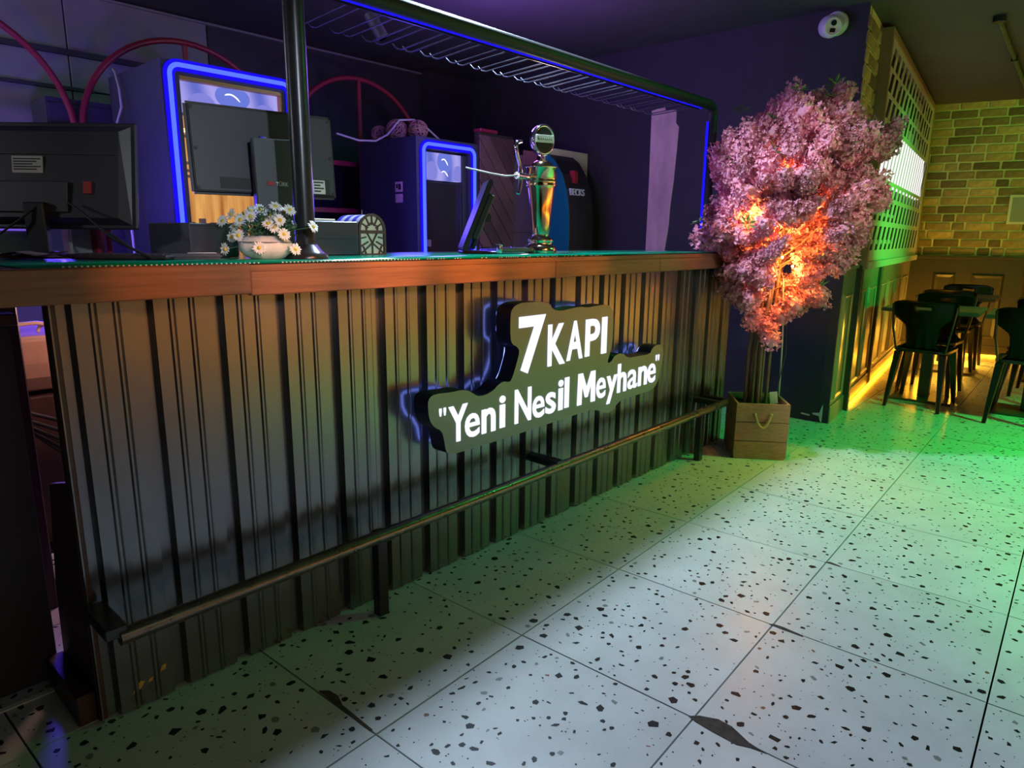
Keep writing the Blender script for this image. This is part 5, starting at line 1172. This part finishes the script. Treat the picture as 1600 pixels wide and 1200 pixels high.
# ------------------------------------------------------------------ dining side: chairs and tables
def make_chair(label):
    t = thing('metal_chair', label, 'chair', (0,0,0), 0, 'black metal chairs in the dining room')   # faces +x, back at x = 0
    # seat
    def rr_poly(w, x0, x1, r):
        P = []
        for (cx, cy, a0) in [(x1-r, w-r, 0), (x0+r, w-r, PI/2), (x0+r, -w+r, PI), (x1-r, -w+r, 3*PI/2)]:
            for k in range(5): a = a0+PI/2*k/4; P.append((cx+r*math.cos(a), cy+r*math.sin(a)))
        return P
    P = rr_poly(0.185, 0.03, 0.40, 0.06); n = len(P)
    mb = MB(); Q = [(0.215+(x-0.215)*0.86, y*0.86) for x, y in P]
    mb.add([(x, y, 0.435) for x, y in P]+[(x, y, 0.462) for x, y in P]+[(x, y, 0.452) for x, y in Q], [(i,(i+1)%n,n+(i+1)%n,n+i) for i in range(n)]+[(n+i,n+(i+1)%n,2*n+(i+1)%n,2*n+i) for i in range(n)]+[tuple(range(2*n,3*n)), tuple(range(n-1,-1,-1))])
    mb.build('seat', 'chair_metal', t, 0.004, world=False)
    # back
    bm = bmesh.new(); nu, nv = 13, 16; grid = {}
    def wid(v):
        if v < 0.12: return 0.150-0.045*(v/0.12)
        if v < 0.45: return 0.105+0.012*((v-0.12)/0.33)
        if v < 0.72: s = (v-0.45)/0.27; return 0.117+0.095*(s*s*(3-2*s))
        return 0.212+0.006*math.sin((v-0.72)/0.28*PI)
    for j in range(nv+1):
        v = j/nv; w = wid(v)
        for i in range(nu+1):
            u = i/nu*2-1; z = 0.455+0.375*v
            if j == nv: z -= 0.02*max(0, abs(u)-0.75)/0.25
            x = 0.045-0.075*v+0.05*u*u*(0.3+0.7*v)*(w/0.21)
            if v < 0.5: x += 0.006*math.cos(u*PI*3.5)*(1-v*2)
            grid[i, j] = bm.verts.new((x, u*w, z))
    for j in range(nv):
        for i in range(nu):
            if 5 <= i <= 7 and j == 13: continue
            f = bm.faces.new((grid[i,j], grid[i+1,j], grid[i+1,j+1], grid[i,j+1])); f.smooth = True
    bmesh.ops.solidify(bm, geom=bm.faces[:], thickness=0.006)
    bmesh.ops.recalc_face_normals(bm, faces=bm.faces)
    me = bpy.data.meshes.new('backrest'); bm.to_mesh(me); bm.free(); me.materials.append(MAT['chair_metal'])
    link('backrest', me, t)
    for s in (-1, 1):
        mb = MB(); mb.tube([(0.03,s*0.165,0.445),(0.0,s*0.195,0.62),(-0.002,s*0.212,0.80)], 0.008, 8); mb.build('back_stay', 'chair_metal', t, world=False)
    for (x0, y0, x1, y1) in [(0.06,0.15,-0.02,0.185),(0.06,-0.15,-0.02,-0.185),(0.37,0.15,0.44,0.19),(0.37,-0.15,0.44,-0.19)]:
        mb = MB(); a = 0.026; b = 0.013
        mb.add([(x0-a,y0-a,0.434),(x0+a,y0-a,0.434),(x0+a,y0+a,0.434),(x0-a,y0+a,0.434),(x1-b,y1-b,0.0),(x1+b,y1-b,0.0),(x1+b,y1+b,0.0),(x1-b,y1+b,0.0)], [(3,2,1,0),(4,5,6,7),(0,1,5,4),(1,2,6,5),(2,3,7,6),(3,0,4,7)])
        mb.build('leg', 'chair_metal', t, 0.004, world=False)
    return t
def make_table(label):
    t = thing('pedestal_table', label, 'table', (0,0,0), 0, 'pedestal tables in the dining room')
    mb = MB(); mb.box(-0.31,-0.325,0.72,0.31,0.325,0.75); mb.build('tabletop', 'table_top', t, 0.004, world=False)
    mb = MB(); mb.box(-0.04,-0.04,0.0205,0.04,0.04,0.7195); mb.build('column', 'black_metal', t, 0.004, world=False)
    mb = MB(); mb.box(-0.19,-0.22,0.0,0.19,0.22,0.02); mb.build('base_plate', 'wainscot_dark', t, 0.005, world=False)
    return t
ch0 = make_chair('black metal chair with its back to the camera, nearest the fretwork screen')
ch0.location = (5.40,-0.70,0); ch0.rotation_euler = (0,0,math.radians(-2))
for (x, y, rz, lb) in [(5.34,-1.365,2,'black metal chair turned from the camera, cut by the right edge of the photograph'),
                       (6.42,-0.66,178,'black metal chair facing the camera across the first table by the screen'),
                       (6.46,-1.37,176,'black metal chair facing the camera at the right edge, across the second table'),
                       (6.98,-0.58,0,'black metal chair with its back to the camera, in the row behind the first table'),
                       (8.02,-0.56,183,'black metal chair standing nearest the far brick wall, facing the camera'),
                       (6.98,-1.38,3,'black metal chair in the far row at the right edge of the photograph')]:
    c = copy_tree(ch0); c.location = (x, y, 0); c.rotation_euler = (0,0,math.radians(rz)); c['label'] = lb
tb0 = make_table('dark pedestal table by the partition behind the nearest chair'); tb0.location = (5.88,-0.68,0); tb0.rotation_euler = (0,0,math.radians(3))
for (x, y, lb) in [(5.88,-1.37,'dark pedestal table at the right edge of the photograph'),(7.48,-0.57,'dark pedestal table in the far row by the partition'),(7.5,-1.37,'dark pedestal table in the far row at the right edge')]:
    c = copy_tree(tb0); c.location = (x, y, 0); c['label'] = lb

# ------------------------------------------------------------------ ceiling fittings
dm = thing('dome_camera', 'white dome security camera on the dark wall above the blossom tree', 'camera', (4.5, -0.15, 2.61))
DX = Matrix.Translation((4.4995,-0.165,2.625)) @ Matrix.Rotation(math.radians(-90),4,'Y')
mb = MB(); mb.X = DX; mb.lathe([(0.072,0.0),(0.072,0.03),(0.066,0.045)], 28, (0,0,0)); mb.build('mount_ring', 'dome_white', dm)
DY = Matrix.Translation((4.418,-0.150,2.598)) @ Matrix.Rotation(math.radians(42+180),4,'Z') @ Matrix.Rotation(math.radians(90+14),4,'Y')
mb = MB(); mb.X = DY; mb.lathe([(0.066,-0.02),(0.068,0.01),(0.064,0.035),(0.052,0.052),(0.046,0.055),(0.044,0.050)], 28, (0,0,0)); mb.build('ball_housing', 'dome_white', dm)
mb = MB(); mb.X = DY; mb.tube([(-0.020,0.0,0.048),(-0.020,0.0,0.0575)], 0.017, 16); mb.build('lens', 'lens_black', dm)
mb = MB(); mb.X = DY; mb.box(0.010,-0.017,0.048,0.034,0.017,0.0565); mb.build('infrared_window', 'lens_black', dm, 0.003)
def spotlight(name, loc, aim, label):
    o = thing(name, label, 'spotlight', loc)
    mb = MB(); mb.tube([(loc[0],loc[1],ZS),(loc[0],loc[1],loc[2]+0.03)], 0.008, 8); mb.build('stem', 'black_metal', o)
    mb = MB(); mb.tube([(loc[0],loc[1],ZS-0.001),(loc[0],loc[1],ZS-0.02)], 0.03, 16); mb.build('ceiling_plate', 'black_metal', o)
    d = Vector(aim).normalized(); a = Vector(loc)-d*0.075; b = Vector(loc)+d*0.075
    mb = MB(); mb.tube([a, b], 0.036, 20); mb.build('cylinder_body', 'spot_body', o)
    mb = MB(); mb.tube([b, b+d*0.004], 0.030, 20); mb.build('lens', 'chrome', o)
    return o
spotlight('spotlight', (2.22,1.66,2.46), (0.35,-0.35,-0.85), 'black cylinder spotlight hanging from the ceiling above the glass rack')
spotlight('spotlight', (0.42,2.2,2.18), (0.3,0.1,-0.8), 'black cylinder spotlight hanging near the left red arch')
cd = thing('ceiling_conduit', 'dark metal conduit running along the dining room ceiling at upper right', 'conduit', (6.5,-0.85,ZC))
mb = MB(); mb.tube([(5.35,-0.915,ZC-0.02),(8.5,-0.76,ZC-0.02)], 0.016, 10); mb.build('pipe', 'rail_metal', cd)
mb = MB(); mb.lathe([(0.04,-0.04),(0.04,-0.001)], 16, (5.33,-0.916,ZC)); mb.build('junction_box', 'black_metal', cd)
mb = MB(); mb.box(6.6,-0.875,ZC-0.04,6.64,-0.83,ZC-0.001); mb.build('clip', 'black_metal', cd)
